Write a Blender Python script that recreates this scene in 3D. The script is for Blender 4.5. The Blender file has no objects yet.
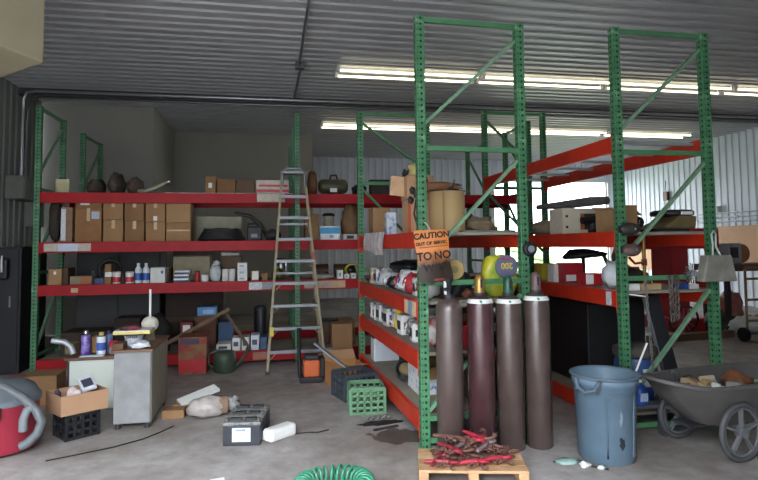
import bpy, math, random
from mathutils import Vector, Matrix, Euler, noise
SC=bpy.context.scene; COL=SC.collection
PI=math.pi
def rad(a): return math.radians(a)
# ------------------------------------------------------------------ camera
FPX,PYC,PITCH,ROLL,YAW,EYE=565.51,212.74,.0578,-.0111,-.1896,1.6818
cyw,syw=math.cos(YAW),math.sin(YAW)
_r0=Vector((cyw,syw,0)); _f0=Vector((-syw,cyw,0)); _up=Vector((0,0,1))
CF=_f0*math.cos(PITCH)+_up*math.sin(PITCH); _u0=-_f0*math.sin(PITCH)+_up*math.cos(PITCH)
CR=_r0*math.cos(ROLL)+_u0*math.sin(ROLL); CU=-_r0*math.sin(ROLL)+_u0*math.cos(ROLL)
CO=Vector((0,0,EYE))
def _ray(x,y): return CR*((x-379)/FPX)-CU*((y-PYC)/FPX)+CF
def aY(x,y,Y): d=_ray(x,y); return CO+d*(Y/d.y)
def aZ(x,y,Z=0.0): d=_ray(x,y); return CO+d*((Z-EYE)/d.z)
cam=bpy.data.cameras.new('camera'); cam.sensor_width=36; cam.sensor_fit='HORIZONTAL'
cam.lens=FPX/758*36; cam.shift_y=-(240-PYC)/758; cam.clip_end=300; cam.clip_start=.05
co=bpy.data.objects.new('camera',cam); COL.objects.link(co)
co.matrix_world=Matrix(((CR.x,CU.x,-CF.x,CO.x),(CR.y,CU.y,-CF.y,CO.y),(CR.z,CU.z,-CF.z,CO.z),(0,0,0,1)))
SC.camera=co
SC.view_settings.view_transform='Standard'; SC.view_settings.look='None'; SC.view_settings.gamma=1
SC.view_settings.use_curve_mapping=False; SC.view_settings.exposure=0.0
# ------------------------------------------------------------------ materials
def lin(h):
    h=h.lstrip('#'); r=[]
    for i in (0,2,4):
        c=int(h[i:i+2],16)/255; r.append(c/12.92 if c<=.04045 else ((c+.055)/1.055)**2.4)
    return (*r,1.0)
_M={}
def mat(hexc,rough=.6,metal=0.0,var=.12,scale=9.0,hex2=None,bump=0.0,amt=.5,trans=0.0,alpha=1.0,spec=.5):
    k=(hexc,rough,metal,var,scale,hex2,bump,amt,trans,alpha,spec)
    if k in _M: return _M[k]
    m=bpy.data.materials.new('surface_'+hexc.strip('#')); m.use_nodes=True; nt=m.node_tree; N=nt.nodes; L=nt.links
    b=N['Principled BSDF']; b.inputs['Roughness'].default_value=rough; b.inputs['Metallic'].default_value=metal
    b.inputs['Specular IOR Level'].default_value=spec
    if trans: b.inputs['Transmission Weight'].default_value=trans
    if alpha<1: b.inputs['Alpha'].default_value=alpha
    tc=N.new('ShaderNodeTexCoord'); nz=N.new('ShaderNodeTexNoise'); nz.inputs['Scale'].default_value=scale; nz.inputs['Detail'].default_value=5
    L.new(tc.outputs['Object'],nz.inputs['Vector'])
    rp=N.new('ShaderNodeValToRGB'); c=lin(hexc)
    if hex2:
        rp.color_ramp.elements[0].color=lin(hex2); rp.color_ramp.elements[1].color=c
        rp.color_ramp.elements[0].position=amt-.08; rp.color_ramp.elements[1].position=amt+.08
    else:
        rp.color_ramp.elements[0].color=tuple(x*(1-var) for x in c[:3])+(1,)
        rp.color_ramp.elements[1].color=tuple(min(1,x*(1+var)) for x in c[:3])+(1,)
        rp.color_ramp.elements[0].position=.3; rp.color_ramp.elements[1].position=.7
    L.new(nz.outputs['Fac'],rp.inputs['Fac']); L.new(rp.outputs['Color'],b.inputs['Base Color'])
    if bump:
        bp=N.new('ShaderNodeBump'); bp.inputs['Strength'].default_value=bump; bp.inputs['Distance'].default_value=.02
        L.new(nz.outputs['Fac'],bp.inputs['Height']); L.new(bp.outputs['Normal'],b.inputs['Normal'])
    _M[k]=m; return m
def emit(hexc,s):
    m=bpy.data.materials.new('glow'); m.use_nodes=True; b=m.node_tree.nodes['Principled BSDF']
    b.inputs['Base Color'].default_value=lin(hexc); b.inputs['Emission Color'].default_value=lin(hexc); b.inputs['Emission Strength'].default_value=s
    return m
# ------------------------------------------------------------------ mesh builder
class MB:
    def __init__(s): s.v=[];s.f=[];s.mi=[];s.sm=[];s.m=0;s.T=None
    def add(s,vs,fs,smooth=False):
        o=len(s.v)
        for p in vs:
            p=Vector(p)
            if s.T is not None: p=s.T@p
            s.v.append(p)
        for f in fs: s.f.append([i+o for i in f]); s.mi.append(s.m); s.sm.append(smooth)
        return s
    def box(s,x0,y0,z0,x1,y1,z1):
        return s.add([(x0,y0,z0),(x1,y0,z0),(x1,y1,z0),(x0,y1,z0),(x0,y0,z1),(x1,y0,z1),(x1,y1,z1),(x0,y1,z1)],
          [(0,3,2,1),(4,5,6,7),(0,1,5,4),(1,2,6,5),(2,3,7,6),(3,0,4,7)])
    def cbox(s,c,d,R=None):
        x,y,z=d[0]/2,d[1]/2,d[2]/2; M=Matrix.Translation(Vector(c))
        if R is not None: M=M@(R.to_4x4())
        vs=[M@Vector(p) for p in ((-x,-y,-z),(x,-y,-z),(x,y,-z),(-x,y,-z),(-x,-y,z),(x,-y,z),(x,y,z),(-x,y,z))]
        return s.add(vs,[(0,3,2,1),(4,5,6,7),(0,1,5,4),(1,2,6,5),(2,3,7,6),(3,0,4,7)])
    def bar(s,p0,p1,w,h,upv=(0,0,1)):
        p0=Vector(p0);p1=Vector(p1);d=(p1-p0); l=d.length; d.normalize(); u=Vector(upv)
        if abs(d.dot(u))>.98: u=Vector((1,0,0))
        sx=d.cross(u).normalized(); uz=sx.cross(d)
        R=Matrix((d,sx,uz)).transposed()
        return s.cbox((p0+p1)/2,(l,w,h),R)
    def cyl(s,p0,p1,r0,r1=None,n=14,smooth=True):
        r1=r0 if r1 is None else r1
        p0=Vector(p0);p1=Vector(p1);d=(p1-p0).normalized(); u=Vector((0,0,1)) if abs(d.z)<.9 else Vector((1,0,0))
        a=d.cross(u).normalized(); b=d.cross(a); vs=[]
        for p,r in ((p0,r0),(p1,r1)):
            for i in range(n): t=2*PI*i/n; vs.append(p+a*(r*math.cos(t))+b*(r*math.sin(t)))
        s.add(vs,[(i,(i+1)%n,n+(i+1)%n,n+i) for i in range(n)],smooth)
        s.add(vs[:n],[tuple(range(n-1,-1,-1))]); s.add(vs[n:],[tuple(range(n))]); return s
    def lathe(s,prof,n=24,c=(0,0,0),smooth=True,cap=True):
        c=Vector(c); vs=[];k=len(prof)
        for r,z in prof:
            for i in range(n): t=2*PI*i/n; vs.append(c+Vector((r*math.cos(t),r*math.sin(t),z)))
        fs=[(j*n+i,j*n+(i+1)%n,(j+1)*n+(i+1)%n,(j+1)*n+i) for j in range(k-1) for i in range(n)]
        s.add(vs,fs,smooth)
        if cap:
            s.add(vs[:n],[tuple(range(n-1,-1,-1))]); s.add(vs[-n:],[tuple(range(n))])
        return s
    def tube(s,pts,r,n=8,closed=False):
        pts=[Vector(p) for p in pts]; k=len(pts); vs=[]; pu=None
        rr=r if isinstance(r,(list,tuple)) else [r]*k
        for i,p in enumerate(pts):
            if closed: d=pts[(i+1)%k]-pts[i-1]
            else: d=pts[min(i+1,k-1)]-pts[max(i-1,0)]
            if d.length<1e-9: d=Vector((0,0,1))
            d.normalize()
            if pu is None: pu=Vector((0,0,1)) if abs(d.z)<.9 else Vector((1,0,0))
            a=d.cross(pu)
            if a.length<1e-6: a=d.cross(Vector((0,1,0)))
            a.normalize(); b=a.cross(d); pu=b
            for j in range(n): t=2*PI*j/n; vs.append(p+a*(rr[i]*math.cos(t))+b*(rr[i]*math.sin(t)))
        fs=[]
        for i in range(k if closed else k-1):
            for j in range(n):
                i2=(i+1)%k; fs.append((i*n+j,i*n+(j+1)%n,i2*n+(j+1)%n,i2*n+j))
        s.add(vs,fs,True)
        if not closed: s.add(vs[:n],[tuple(range(n-1,-1,-1))]); s.add(vs[-n:],[tuple(range(n))])
        return s
    def prism(s,poly,z0,z1):
        n=len(poly); vs=[(x,y,z0) for x,y in poly]+[(x,y,z1) for x,y in poly]
        return s.add(vs,[tuple(range(n-1,-1,-1)),tuple(range(n,2*n))]+[(i,(i+1)%n,n+(i+1)%n,n+i) for i in range(n)])
    def xprism(s,poly,y0,y1):   # polygon in x,z pulled along y
        n=len(poly); vs=[(x,y0,z) for x,z in poly]+[(x,y1,z) for x,z in poly]
        return s.add(vs,[tuple(range(n)),tuple(range(2*n-1,n-1,-1))]+[(i,n+i,n+(i+1)%n,(i+1)%n) for i in range(n)])
    def blob(s,c,r,seed=0,amp=.18,freq=2.2,nu=18,nv=11,flat=None):
        c=Vector(c); vs=[]; fs=[]
        o=Vector((seed*3.17,seed*1.31,seed*.77))
        for j in range(nv+1):
            ph=PI*j/nv
            for i in range(nu):
                t=2*PI*i/nu; d=Vector((math.sin(ph)*math.cos(t),math.sin(ph)*math.sin(t),math.cos(ph)))
                k=1+amp*noise.noise(d*freq+o)*1.6+amp*.6*noise.noise(d*freq*3+o)
                p=Vector((d.x*r[0],d.y*r[1],d.z*r[2]))*k
                p+=c
                if flat is not None and p.z<flat: p.z=flat
                vs.append(p)
        for j in range(nv):
            for i in range(nu): fs.append((j*nu+i,(j+1)*nu+i,(j+1)*nu+(i+1)%nu,j*nu+(i+1)%nu))
        return s.add(vs,fs,True)
    def torus(s,c,R,r,ax=(0,0,1),n=20,k=8,a0=0,a1=2*PI,sq=1):
        ax=Vector(ax).normalized(); u=Vector((1,0,0)) if abs(ax.x)<.9 else Vector((0,1,0))
        a=ax.cross(u).normalized(); b=ax.cross(a); c=Vector(c); full=abs(a1-a0-2*PI)<1e-6
        m=n if full else n+1
        return s.tube([c+a*(R*math.cos(a0+(a1-a0)*i/n))+b*(R*sq*math.sin(a0+(a1-a0)*i/n)) for i in range(m)],r,k,closed=full)
def build(name,mb,mats,parent=None,bevel=0,loc=None,rot=None,mods=None):
    me=bpy.data.meshes.new(name); me.from_pydata([tuple(v) for v in mb.v],[],mb.f)
    if not isinstance(mats,(list,tuple)): mats=[mats]
    for m in mats: me.materials.append(m)
    for i,p in enumerate(me.polygons): p.material_index=mb.mi[i]; p.use_smooth=mb.sm[i]
    me.update(); o=bpy.data.objects.new(name,me); COL.objects.link(o)
    if parent is not None: o.parent=parent
    if loc is not None: o.location=loc
    if rot is not None: o.rotation_euler=rot
    if bevel:
        b=o.modifiers.new('bevel','BEVEL'); b.width=bevel; b.segments=2; b.limit_method='ANGLE'; b.angle_limit=rad(40)
    return o
def tag(o,label,cat,group=None,kind=None):
    o['label']=label; o['category']=cat
    if group: o['group']=group
    if kind: o['kind']=kind
    return o
def thing(name,label,cat,loc=(0,0,0),rz=0.0,group=None,rot=None):
    o=bpy.data.objects.new(name,None); o.empty_display_size=.1; COL.objects.link(o)
    o.location=loc; o.rotation_euler=rot if rot else (0,0,rz); return tag(o,label,cat,group)
def struct(name,mb,mats,**k):
    o=build(name,mb,mats,**k); o['kind']='structure'; return o
def solo(name,label,cat,mb,mats,loc=(0,0,0),rz=0.0,group=None,rot=None,bevel=0):
    o=build(name,mb,mats,loc=loc,rot=rot if rot else (0,0,rz),bevel=bevel); return tag(o,label,cat,group)
def dup(r,loc,rz=None,label=None,rot=None,scale=None):
    c=r.copy(); COL.objects.link(c); c.location=loc
    if rz is not None: c.rotation_euler=(0,0,rz)
    if rot is not None: c.rotation_euler=rot
    if scale: c.scale=scale
    if label: c['label']=label
    for ch in list(r.children):
        d=ch.copy(); COL.objects.link(d); d.parent=c
        for g in list(ch.children):
            e=g.copy(); COL.objects.link(e); e.parent=d
    return c
def text(parent,s,size,loc,rot,m,align='CENTER',name='lettering',squash=1.0,ext=.0008):
    cu=bpy.data.curves.new('letters','FONT'); cu.body=s; cu.size=size; cu.align_x=align; cu.align_y='CENTER'; cu.extrude=ext; cu.offset=size*.03
    tmp=bpy.data.objects.new('letters',cu); COL.objects.link(tmp); bpy.context.view_layer.update()
    me=bpy.data.meshes.new_from_object(tmp.evaluated_get(bpy.context.evaluated_depsgraph_get())); bpy.data.objects.remove(tmp); bpy.data.curves.remove(cu)
    me.materials.clear(); me.materials.append(m)
    o=bpy.data.objects.new(name,me); COL.objects.link(o); o.parent=parent; o.location=loc; o.rotation_euler=rot; o.scale=(squash,1,1); return o
FRONT=(PI/2,0,0)   # text facing -Y
# common surfaces
CARD='#a97e50'; 
m_card=mat('#95714c',.8,var=.1,scale=5); m_card2=mat('#a17d57',.8,var=.1,scale=4); m_card3=mat('#84613f',.8,var=.12,scale=5)
m_tape=mat('#b9a078',.35,var=.05); m_white=mat('#dcdcd8',.5,var=.05); m_paper=mat('#e4e4e0',.7,var=.06)
m_black=mat('#15151a',.5,var=.2); m_dark=mat('#2a2a2e',.6,var=.25,scale=12); m_grey=mat('#7d8084',.5,var=.12)
m_steel=mat('#9a9c9e',.35,1.0,var=.15,scale=20); m_red=mat('#b5202a',.45,var=.12); m_blue=mat('#2a4f9e',.45,var=.1)
m_yellow=mat('#d9c322',.5,var=.1); m_rust=mat('#6b3f2c',.8,.2,var=.35,scale=30); m_olive=mat('#5c5a44',.6,var=.25)
m_brown=mat('#5a3d2a',.75,var=.2); m_wood=mat('#b08a58',.75,var=.2,scale=14); m_chrome=mat('#c8cacc',.18,1.0,var=.05)
m_green=mat('#3f7d4c',.5,var=.12); m_clear=mat('#c9ced2',.25,var=.15,scale=25,bump=.6)
# ================================================================== SETTING
H=4.6; XL,XR,YF,YB=-4.45,12.2,-.35,18.3
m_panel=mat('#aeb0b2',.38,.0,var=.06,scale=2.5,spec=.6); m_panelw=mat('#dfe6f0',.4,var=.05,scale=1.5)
def rib_profile(a,b,p=.2286,h=.022):
    out=[];x=a
    while x<b:
        out+=[(x,0),(x+.10,0),(x+.122,h),(x+.18,h),(x+.202,0)]; x+=p
    out.append((b,0)); return [q for q in out if q[0]<=b]
# floor
def floor_mat():
    m=bpy.data.materials.new('stained_concrete'); m.use_nodes=True; nt=m.node_tree;N=nt.nodes;L=nt.links;b=N['Principled BSDF']
    tc=N.new('ShaderNodeTexCoord')
    def nz(s,d,r=.6):
        n=N.new('ShaderNodeTexNoise'); n.inputs['Scale'].default_value=s; n.inputs['Detail'].default_value=d; n.inputs['Roughness'].default_value=r; L.new(tc.outputs['Object'],n.inputs['Vector']); return n
    a=nz(.8,6); c=nz(6,8,.7); 
    r1=N.new('ShaderNodeValToRGB'); r1.color_ramp.elements[0].position=.35; r1.color_ramp.elements[1].position=.68
    r1.color_ramp.elements[0].color=lin('#857c76'); r1.color_ramp.elements[1].color=lin('#b3aeac'); L.new(a.outputs['Fac'],r1.inputs['Fac'])
    r2=N.new('ShaderNodeValToRGB'); r2.color_ramp.elements[0].position=.3; r2.color_ramp.elements[1].position=.6
    r2.color_ramp.elements[0].color=(.68,.66,.64,1); r2.color_ramp.elements[1].color=(1,1,1,1); L.new(c.outputs['Fac'],r2.inputs['Fac'])
    mx=N.new('ShaderNodeMixRGB'); mx.blend_type='MULTIPLY'; mx.inputs[0].default_value=1; L.new(r1.outputs[0],mx.inputs[1]); L.new(r2.outputs[0],mx.inputs[2])
    # oil stain on the concrete in front of the shelves
    vs=N.new('ShaderNodeVectorMath'); vs.operation='SUBTRACT'; vs.inputs[1].default_value=(1.12,4.98,0); L.new(tc.outputs['Object'],vs.inputs[0])
    vm=N.new('ShaderNodeVectorMath'); vm.operation='MULTIPLY'; vm.inputs[1].default_value=(2.6,3.0,0); L.new(vs.outputs[0],vm.inputs[0])
    ln=N.new('ShaderNodeVectorMath'); ln.operation='LENGTH'; L.new(vm.outputs[0],ln.inputs[0])
    c2=nz(5,5); ad=N.new('ShaderNodeMath'); ad.operation='MULTIPLY_ADD'; ad.inputs[1].default_value=1.3; L.new(c2.outputs['Fac'],ad.inputs[0]); L.new(ln.outputs['Value'],ad.inputs[2])
    r3=N.new('ShaderNodeValToRGB'); r3.color_ramp.elements[0].position=.98; r3.color_ramp.elements[1].position=1.25
    dv=N.new('ShaderNodeMath'); dv.operation='DIVIDE'; dv.inputs[1].default_value=1.25; L.new(ad.outputs[0],dv.inputs[0])
    r3.color_ramp.elements[0].color=(.33,.29,.27,1); r3.color_ramp.elements[1].color=(1,1,1,1); L.new(dv.outputs[0],r3.inputs['Fac'])
    mx2=N.new('ShaderNodeMixRGB'); mx2.blend_type='MULTIPLY'; mx2.inputs[0].default_value=1; L.new(mx.outputs[0],mx2.inputs[1]); L.new(r3.outputs[0],mx2.inputs[2])
    L.new(mx2.outputs[0],b.inputs['Base Color']); b.inputs['Roughness'].default_value=.6; b.inputs['Specular IOR Level'].default_value=.35
    bp=N.new('ShaderNodeBump'); bp.inputs['Strength'].default_value=.12; L.new(c.outputs['Fac'],bp.inputs['Height']); L.new(bp.outputs[0],b.inputs['Normal'])
    return m
struct('floor',MB().box(XL-.1,YF,-.15,XR+.1,YB,0),floor_mat())
# ceiling: ribbed sheet metal, ribs running across
mb=MB(); pf=rib_profile(YF,YB); n=len(pf)
mb.add([(XL-.1,y,H-z) for y,z in pf]+[(XR+.1,y,H-z) for y,z in pf],[(i,i+1,n+i+1,n+i) for i in range(n-1)])
mb.box(XL-.1,YF,H+.02,XR+.1,YB,H+.08)
struct('ceiling',mb,m_panel)
# side walls, vertical ribs
def ribwall(name,x,y0,y1,z0,z1,sgn,m):
    pf=rib_profile(y0,y1); n=len(pf); mb=MB()
    mb.add([(x+sgn*z,y,z0) for y,z in pf]+[(x+sgn*z,y,z1) for y,z in pf],[(i,i+1,n+i+1,n+i) for i in range(n-1)])
    mb.box(x-sgn*.1,y0,z0,x-sgn*.02,y1,z1); return struct(name,mb,m)
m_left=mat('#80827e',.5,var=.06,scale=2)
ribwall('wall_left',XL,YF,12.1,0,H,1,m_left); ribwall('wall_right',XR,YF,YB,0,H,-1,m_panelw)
def ribwallx(name,y,x0,x1,z0,z1,m):
    pf=rib_profile(x0,x1); n=len(pf); mb=MB()
    mb.add([(x,y-z,z0) for x,z in pf]+[(x,y-z,z1) for x,z in pf],[(i,i+1,n+i+1,n+i) for i in range(n-1)])
    mb.box(x0,y+.02,z0,x1,y+.1,z1); return struct(name,mb,m)
DX0,DX1,DH=7.55,11.85,3.84
mbk=MB()
def rw(mb,y,x0,x1,z0,z1):
    pf=rib_profile(x0,x1); n=len(pf)
    mb.add([(x,y-z,z0) for x,z in pf]+[(x,y-z,z1) for x,z in pf],[(i,i+1,n+i+1,n+i) for i in range(n-1)]); mb.box(x0,y+.02,z0,x1,y+.1,z1)
rw(mbk,YB,1.0,DX0,0,H); rw(mbk,YB,DX1,XR,0,H); rw(mbk,YB,DX0,DX1,DH,H)
struct('wall_back',mbk,m_panelw)
mb=MB(); mb.box(DX0-.12,YB-.04,0,DX0,YB+.14,DH); mb.box(DX1,YB-.04,0,DX1+.12,YB+.14,DH); mb.box(DX0-.12,YB-.04,DH,DX1+.12,YB+.14,DH+.12)
struct('door_1',mb,m_white)
# smooth white inner room at the back left
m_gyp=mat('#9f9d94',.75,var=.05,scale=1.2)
mb=MB(); mb.box(-4.55,12.15,0,-2.36,12.3,H); mb.box(-2.5,12.3,0,-2.36,14.7,H); mb.box(-2.5,14.7,0,1.07,14.85,H); mb.box(.93,14.85,0,1.07,YB,H)
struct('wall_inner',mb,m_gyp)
# wall behind the photographer with its big open doorway
FX0,FX1,FH=-4.35,.9,4.0
mb=MB(); mb.box(XL-.1,YF-.1,0,FX0,YF,H); mb.box(FX1,YF-.1,0,XR+.1,YF,H); mb.box(FX0,YF-.1,FH,FX1,YF,H)
struct('wall_front',mb,m_panelw)
# header with conduits
mb=MB(); mb.box(XL,11.0,H-.14,XR,11.16,H); struct('trim_1',mb,mat('#4a4b4e',.5,var=.1))
mc=mat('#b4b6b8',.3,.9,var=.1,scale=4)
mb=MB(); mb.tube([(XR-.2,10.9,H-.10),(-4.1,10.9,H-.10),(-4.26,10.92,H-.13),(-4.33,10.95,H-.25),(-4.34,10.97,H-.5),(-4.34,10.97,2.97)],.028,8)
for x in (-2,0,2.2,4.6,7,9.4): mb.cyl((x-.03,10.9,H-.1),(x+.03,10.9,H-.1),.036,n=8)
solo('conduit','long bright metal conduit along the ceiling header bending down the left wall','conduit',mb,mc)
mb=MB(); mb.tube([(XR-.2,10.93,H-.2),(-4.05,10.93,H-.2),(-4.2,10.98,H-.25),(-4.30,11.1,H-.4),(-4.34,11.12,H-.7),(-4.34,11.12,2.97)],.024,8)
solo('conduit','lower thin metal conduit running under the ceiling header and down left wall','conduit',mb,mat('#7c7e80',.35,.8,var=.1))
mb=MB(); mb.tube([(.44,-.3,H-.06),(.44,8.85,H-.06)],.02,8); mb.tube([(.48,8.85,H-.06),(.44,10.85,H-.06)],.02,8)
cn=thing('conduit','thin conduit running from the foreground across the ceiling ribs to the header','conduit',(0,0,0))
build('pipe',mb,mat('#77797b',.4,.6,var=.1),cn); build('junction_box',MB().box(.38,8.8,H-.12,.52,8.94,H-.02),mat('#6a6c6e',.5,.5),cn,bevel=.006)
# cream housing hanging at upper left
A=Vector((-2.18,4.72));B=Vector((-1.94,5.3));Cc=Vector((-2.62,5.95)); D=Vector((-3.1,5.3))
mb=MB(); mb.prism([(A.x-.3,A.y-.7),(B.x,B.y),(Cc.x,Cc.y),(-3.4,5.0)],3.3,H)
t=thing('duct_housing','cream boxed in housing hanging from the ceiling at upper left','duct housing',(0,0,0))
build('body',mb,mat('#a89f84',.6,var=.05,scale=2),t,bevel=.015)
# electrical boxes on left wall
def ebox(y0,y1,z0,z1,label,hexc,d=.2):
    t=thing('electrical_box',label,'electrical box',(XL+.0,(y0+y1)/2,z0)); w=y1-y0;h=z1-z0
    build('body',MB().box(0,-w/2,0,d,w/2,h),mat(hexc,.5,var=.1),t,bevel=.01)
    build('cover',MB().box(d,-w/2+.03,.03,d+.012,w/2-.03,h-.03),mat(hexc,.4,var=.05),t,bevel=.004); return t
ebox(10.6,11.35,2.55,2.95,'wide grey electrical box at the foot of the bent conduits','#6e7068',.3)
ebox(11.4,11.8,2.1,2.75,'tall grey electrical panel beside the green rack post','#7c7e76')
mb=MB(); mb.tube([(-4.36,11.75,2.8),(-4.36,11.75,H-.1)],.03,8); solo('conduit','straight vertical conduit on the left wall nearest the back room','conduit',mb,mat('#5f615f',.5,.4))
# plywood lining on right wall
m_ply=mat('#c99a72',.65,var=.09,scale=1.5)
mb=MB(); mb.box(12.15,6,.98,12.175,14.15,2.1); struct('wall_panel',mb,m_ply)
mb=MB(); mb.box(12.15,15.75,.8,12.175,17.9,1.62); struct('wall_lining',mb,m_ply)
for i,(z,l) in enumerate(((2.22,'lowest of the three thin conduits above the plywood on right wall'),(2.34,'middle of the three thin conduits above the plywood on right wall'),(2.46,'topmost of the three thin conduits above the plywood on right wall'))):
    mb=MB(); mb.tube([(12.12,6,z),(12.12,14.3,z)],.016,8)
    for y in (9,11,12.9,13.6): mb.box(12.1,y-.02,z-.03,12.176,y+.02,z+.03)
    solo('conduit',l,'conduit',mb,mat('#a9b0b6',.4,.5,var=.08))
t=thing('switch_box','small white switch box on the conduits above the plywood','switch box',(12.1,13.55,2.5)); build('body',MB().box(-.05,-.07,0,.07,.07,.16),m_white,t,bevel=.008)
t=thing('thermostat','small brown box with a wire on the white right wall','thermostat',(12.13,15.6,2.98)); build('body',MB().box(-.05,-.09,0,.05,.09,.28),mat('#6a4a3a',.5),t,bevel=.01)
build('wire',MB().tube([(0,0,.28),(0,.01,.45),(0,0,.62)],.012,6),m_dark,t)
# ------------------------------------------------------------------ ceiling lights
m_tube=emit('#fff4d6',3.8); m_fix=mat('#d8d8d2',.4,var=.04)
def light_row(y,xs,labels,grp):
    base=None
    for i,(x,l) in enumerate(zip(xs,labels)):
        if base is None:
            t=thing('fluorescent_light',l,'ceiling light',(x,y,H-.16),0,grp)
            mb=MB(); mb.box(0,-.05,.07,2.40,.05,.135); mb.box(0,-.2,.115,2.40,.2,.138); build('housing',mb,m_fix,t,bevel=.004)
            for k in (-.155,.155):
                tb=build('tube',MB().cyl((.04,k,.045),(2.36,k,.045),.019,n=8),m_tube,t)
                build('lampholder',MB().box(.0,k-.02,.02,.04,k+.02,.12),m_white,t); build('lampholder',MB().box(2.36,k-.02,.02,2.4,k+.02,.12),m_white,t)
            base=t
        else: dup(base,(x,y,H-.16),label=l)
light_row(9.0,(1.05,3.5,5.95,8.4),['leftmost fluorescent strip light of the nearer ceiling row','second fluorescent strip from the left in the nearer ceiling row','third fluorescent strip from the left in the nearer ceiling row','rightmost fluorescent strip of the nearer ceiling row'],'fluorescent strips in the nearer row')
light_row(13.1,(1.15,3.6,6.05,8.5),['leftmost fluorescent strip light of the far ceiling row','second fluorescent strip from the left in the far ceiling row','third fluorescent strip from the left in the far ceiling row','rightmost fluorescent strip of the far ceiling row'],'fluorescent strips in the far row')
# ------------------------------------------------------------------ outside
mb=MB(); mb.box(-60,-70,-.6,70,90,-.16); o=struct('ground',mb,mat('#5c5a57',.9,var=.15,scale=.6)); mb=MB(); mb.box(-40,21.5,-.16,60,88,-.13); struct('ground_lawn',mb,mat('#737a66',.9,var=.2,scale=.6))
def bush(x,y,r,h,seed,label,name='bush',cat='bush',hexc='#7d9a60'):
    t=thing(name,label,cat,(x,y,-.16)); rnd=random.Random(seed); mb=MB()
    for i in range(9):
        a=rnd.uniform(0,2*PI); q=rnd.uniform(0,r*.6); z=rnd.uniform(.25,.8)*h
        mb.blob((q*math.cos(a),q*math.sin(a),z),(r*.5,r*.5,h*.26),seed+i,.35,3,14,9)
    build('foliage',mb,mat(hexc,.8,var=.4,scale=6,bump=.5),t); build('stem',MB().cyl((0,0,0),(0,0,h*.5),.08),m_brown,t)
bush(9.4,27,1.9,1.9,3,'bright green bush outside the open back door, left','bush')
bush(13.2,28,2.1,2.0,8,'bright green bush outside the open back door, right','bush')
bush(17.5,44,4.0,3.8,12,'pale round tree far outside the open back door','tree','tree','#a8c48a')
# daylight
w=bpy.data.worlds.new('sky'); SC.world=w; w.use_nodes=True; bg=w.node_tree.nodes['Background']; bg.inputs[0].default_value=(.85,.92,1.0,1)
_n=w.node_tree.nodes; _l=w.node_tree.links; _t=_n.new('ShaderNodeTexCoord'); _s=_n.new('ShaderNodeSeparateXYZ'); _l.new(_t.outputs['Generated'],_s.inputs[0])
# overcast sky: bright above, dim low down over the yard the front doorway faces, evenly bright on the far side
_m=_n.new('ShaderNodeMapRange'); _m.inputs['From Min'].default_value=.2; _m.inputs['From Max'].default_value=-.3; _l.new(_s.outputs['Y'],_m.inputs['Value'])
_z=_n.new('ShaderNodeMapRange'); _z.interpolation_type='SMOOTHSTEP'; _z.inputs['From Min'].default_value=.22; _z.inputs['From Max'].default_value=.68; _z.inputs['To Min'].default_value=6.0; _z.inputs['To Max'].default_value=46.0; _l.new(_s.outputs['Z'],_z.inputs['Value'])
_x=_n.new('ShaderNodeMix'); _x.data_type='FLOAT'; _l.new(_m.outputs[0],_x.inputs['Factor']); _x.inputs[2].default_value=9.0; _l.new(_z.outputs[0],_x.inputs[3]); _l.new(_x.outputs[0],bg.inputs[1])
def area(name,loc,rot,sx,sy,e,c=(.93,.96,1)):
    l=bpy.data.lights.new(name,'AREA'); l.shape='RECTANGLE'; l.size=sx; l.size_y=sy; l.energy=e; l.color=c
    o=bpy.data.objects.new(name,l); COL.objects.link(o); o.location=loc; o.rotation_euler=rot; o['kind']='helper'; return o
# ================================================================== PALLET RACKS
def column_mat():
    m=bpy.data.materials.new('green_punched_steel'); m.use_nodes=True; nt=m.node_tree;N=nt.nodes;L=nt.links;b=N['Principled BSDF']
    tc=N.new('ShaderNodeTexCoord'); sp=N.new('ShaderNodeSeparateXYZ'); L.new(tc.outputs['Object'],sp.inputs[0])
    sn=N.new('ShaderNodeSeparateXYZ'); L.new(tc.outputs['Normal'],sn.inputs[0])
    def mth(op,a,b2=None,c=None):
        n=N.new('ShaderNodeMath'); n.operation=op
        for i,x in enumerate((a,b2,c)):
            if x is None: continue
            if isinstance(x,(int,float)): n.inputs[i].default_value=x
            else: L.new(x,n.inputs[i])
        return n.outputs[0]
    nx=mth('GREATER_THAN',mth('ABSOLUTE',sn.outputs[0]),.5)
    t=mth('ADD',mth('MULTIPLY',nx,sp.outputs[1]),mth('MULTIPLY',mth('SUBTRACT',1.0,nx),sp.outputs[0]))
    zf=mth('MULTIPLY',mth('SUBTRACT',mth('FRACT',mth('DIVIDE',sp.outputs[2],.0508)),.5),.0508)
    def hole(off,r):
        dx=mth('SUBTRACT',t,off); return mth('LESS_THAN',mth('ADD',mth('MULTIPLY',dx,dx),mth('MULTIPLY',zf,zf)),r*r)
    hole2=mth('MAXIMUM',hole(-.004,.0115),hole(.024,.006))
    nz=N.new('ShaderNodeTexNoise'); nz.inputs['Scale'].default_value=14; nz.inputs['Detail'].default_value=6; L.new(tc.outputs['Object'],nz.inputs['Vector'])
    rp=N.new('ShaderNodeValToRGB'); e=rp.color_ramp.elements; e[0].position=.3;e[0].color=lin('#386848'); e[1].position=.62;e[1].color=lin('#4c865c')
    x=e.new(.75); x.color=lin('#86a386'); L.new(nz.outputs['Fac'],rp.inputs['Fac'])
    mx=N.new('ShaderNodeMixRGB'); L.new(hole2,mx.inputs[0]); L.new(rp.outputs[0],mx.inputs[1]); mx.inputs[2].default_value=(.006,.008,.006,1)
    L.new(mx.outputs[0],b.inputs['Base Color']); b.inputs['Roughness'].default_value=.45; return m
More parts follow.
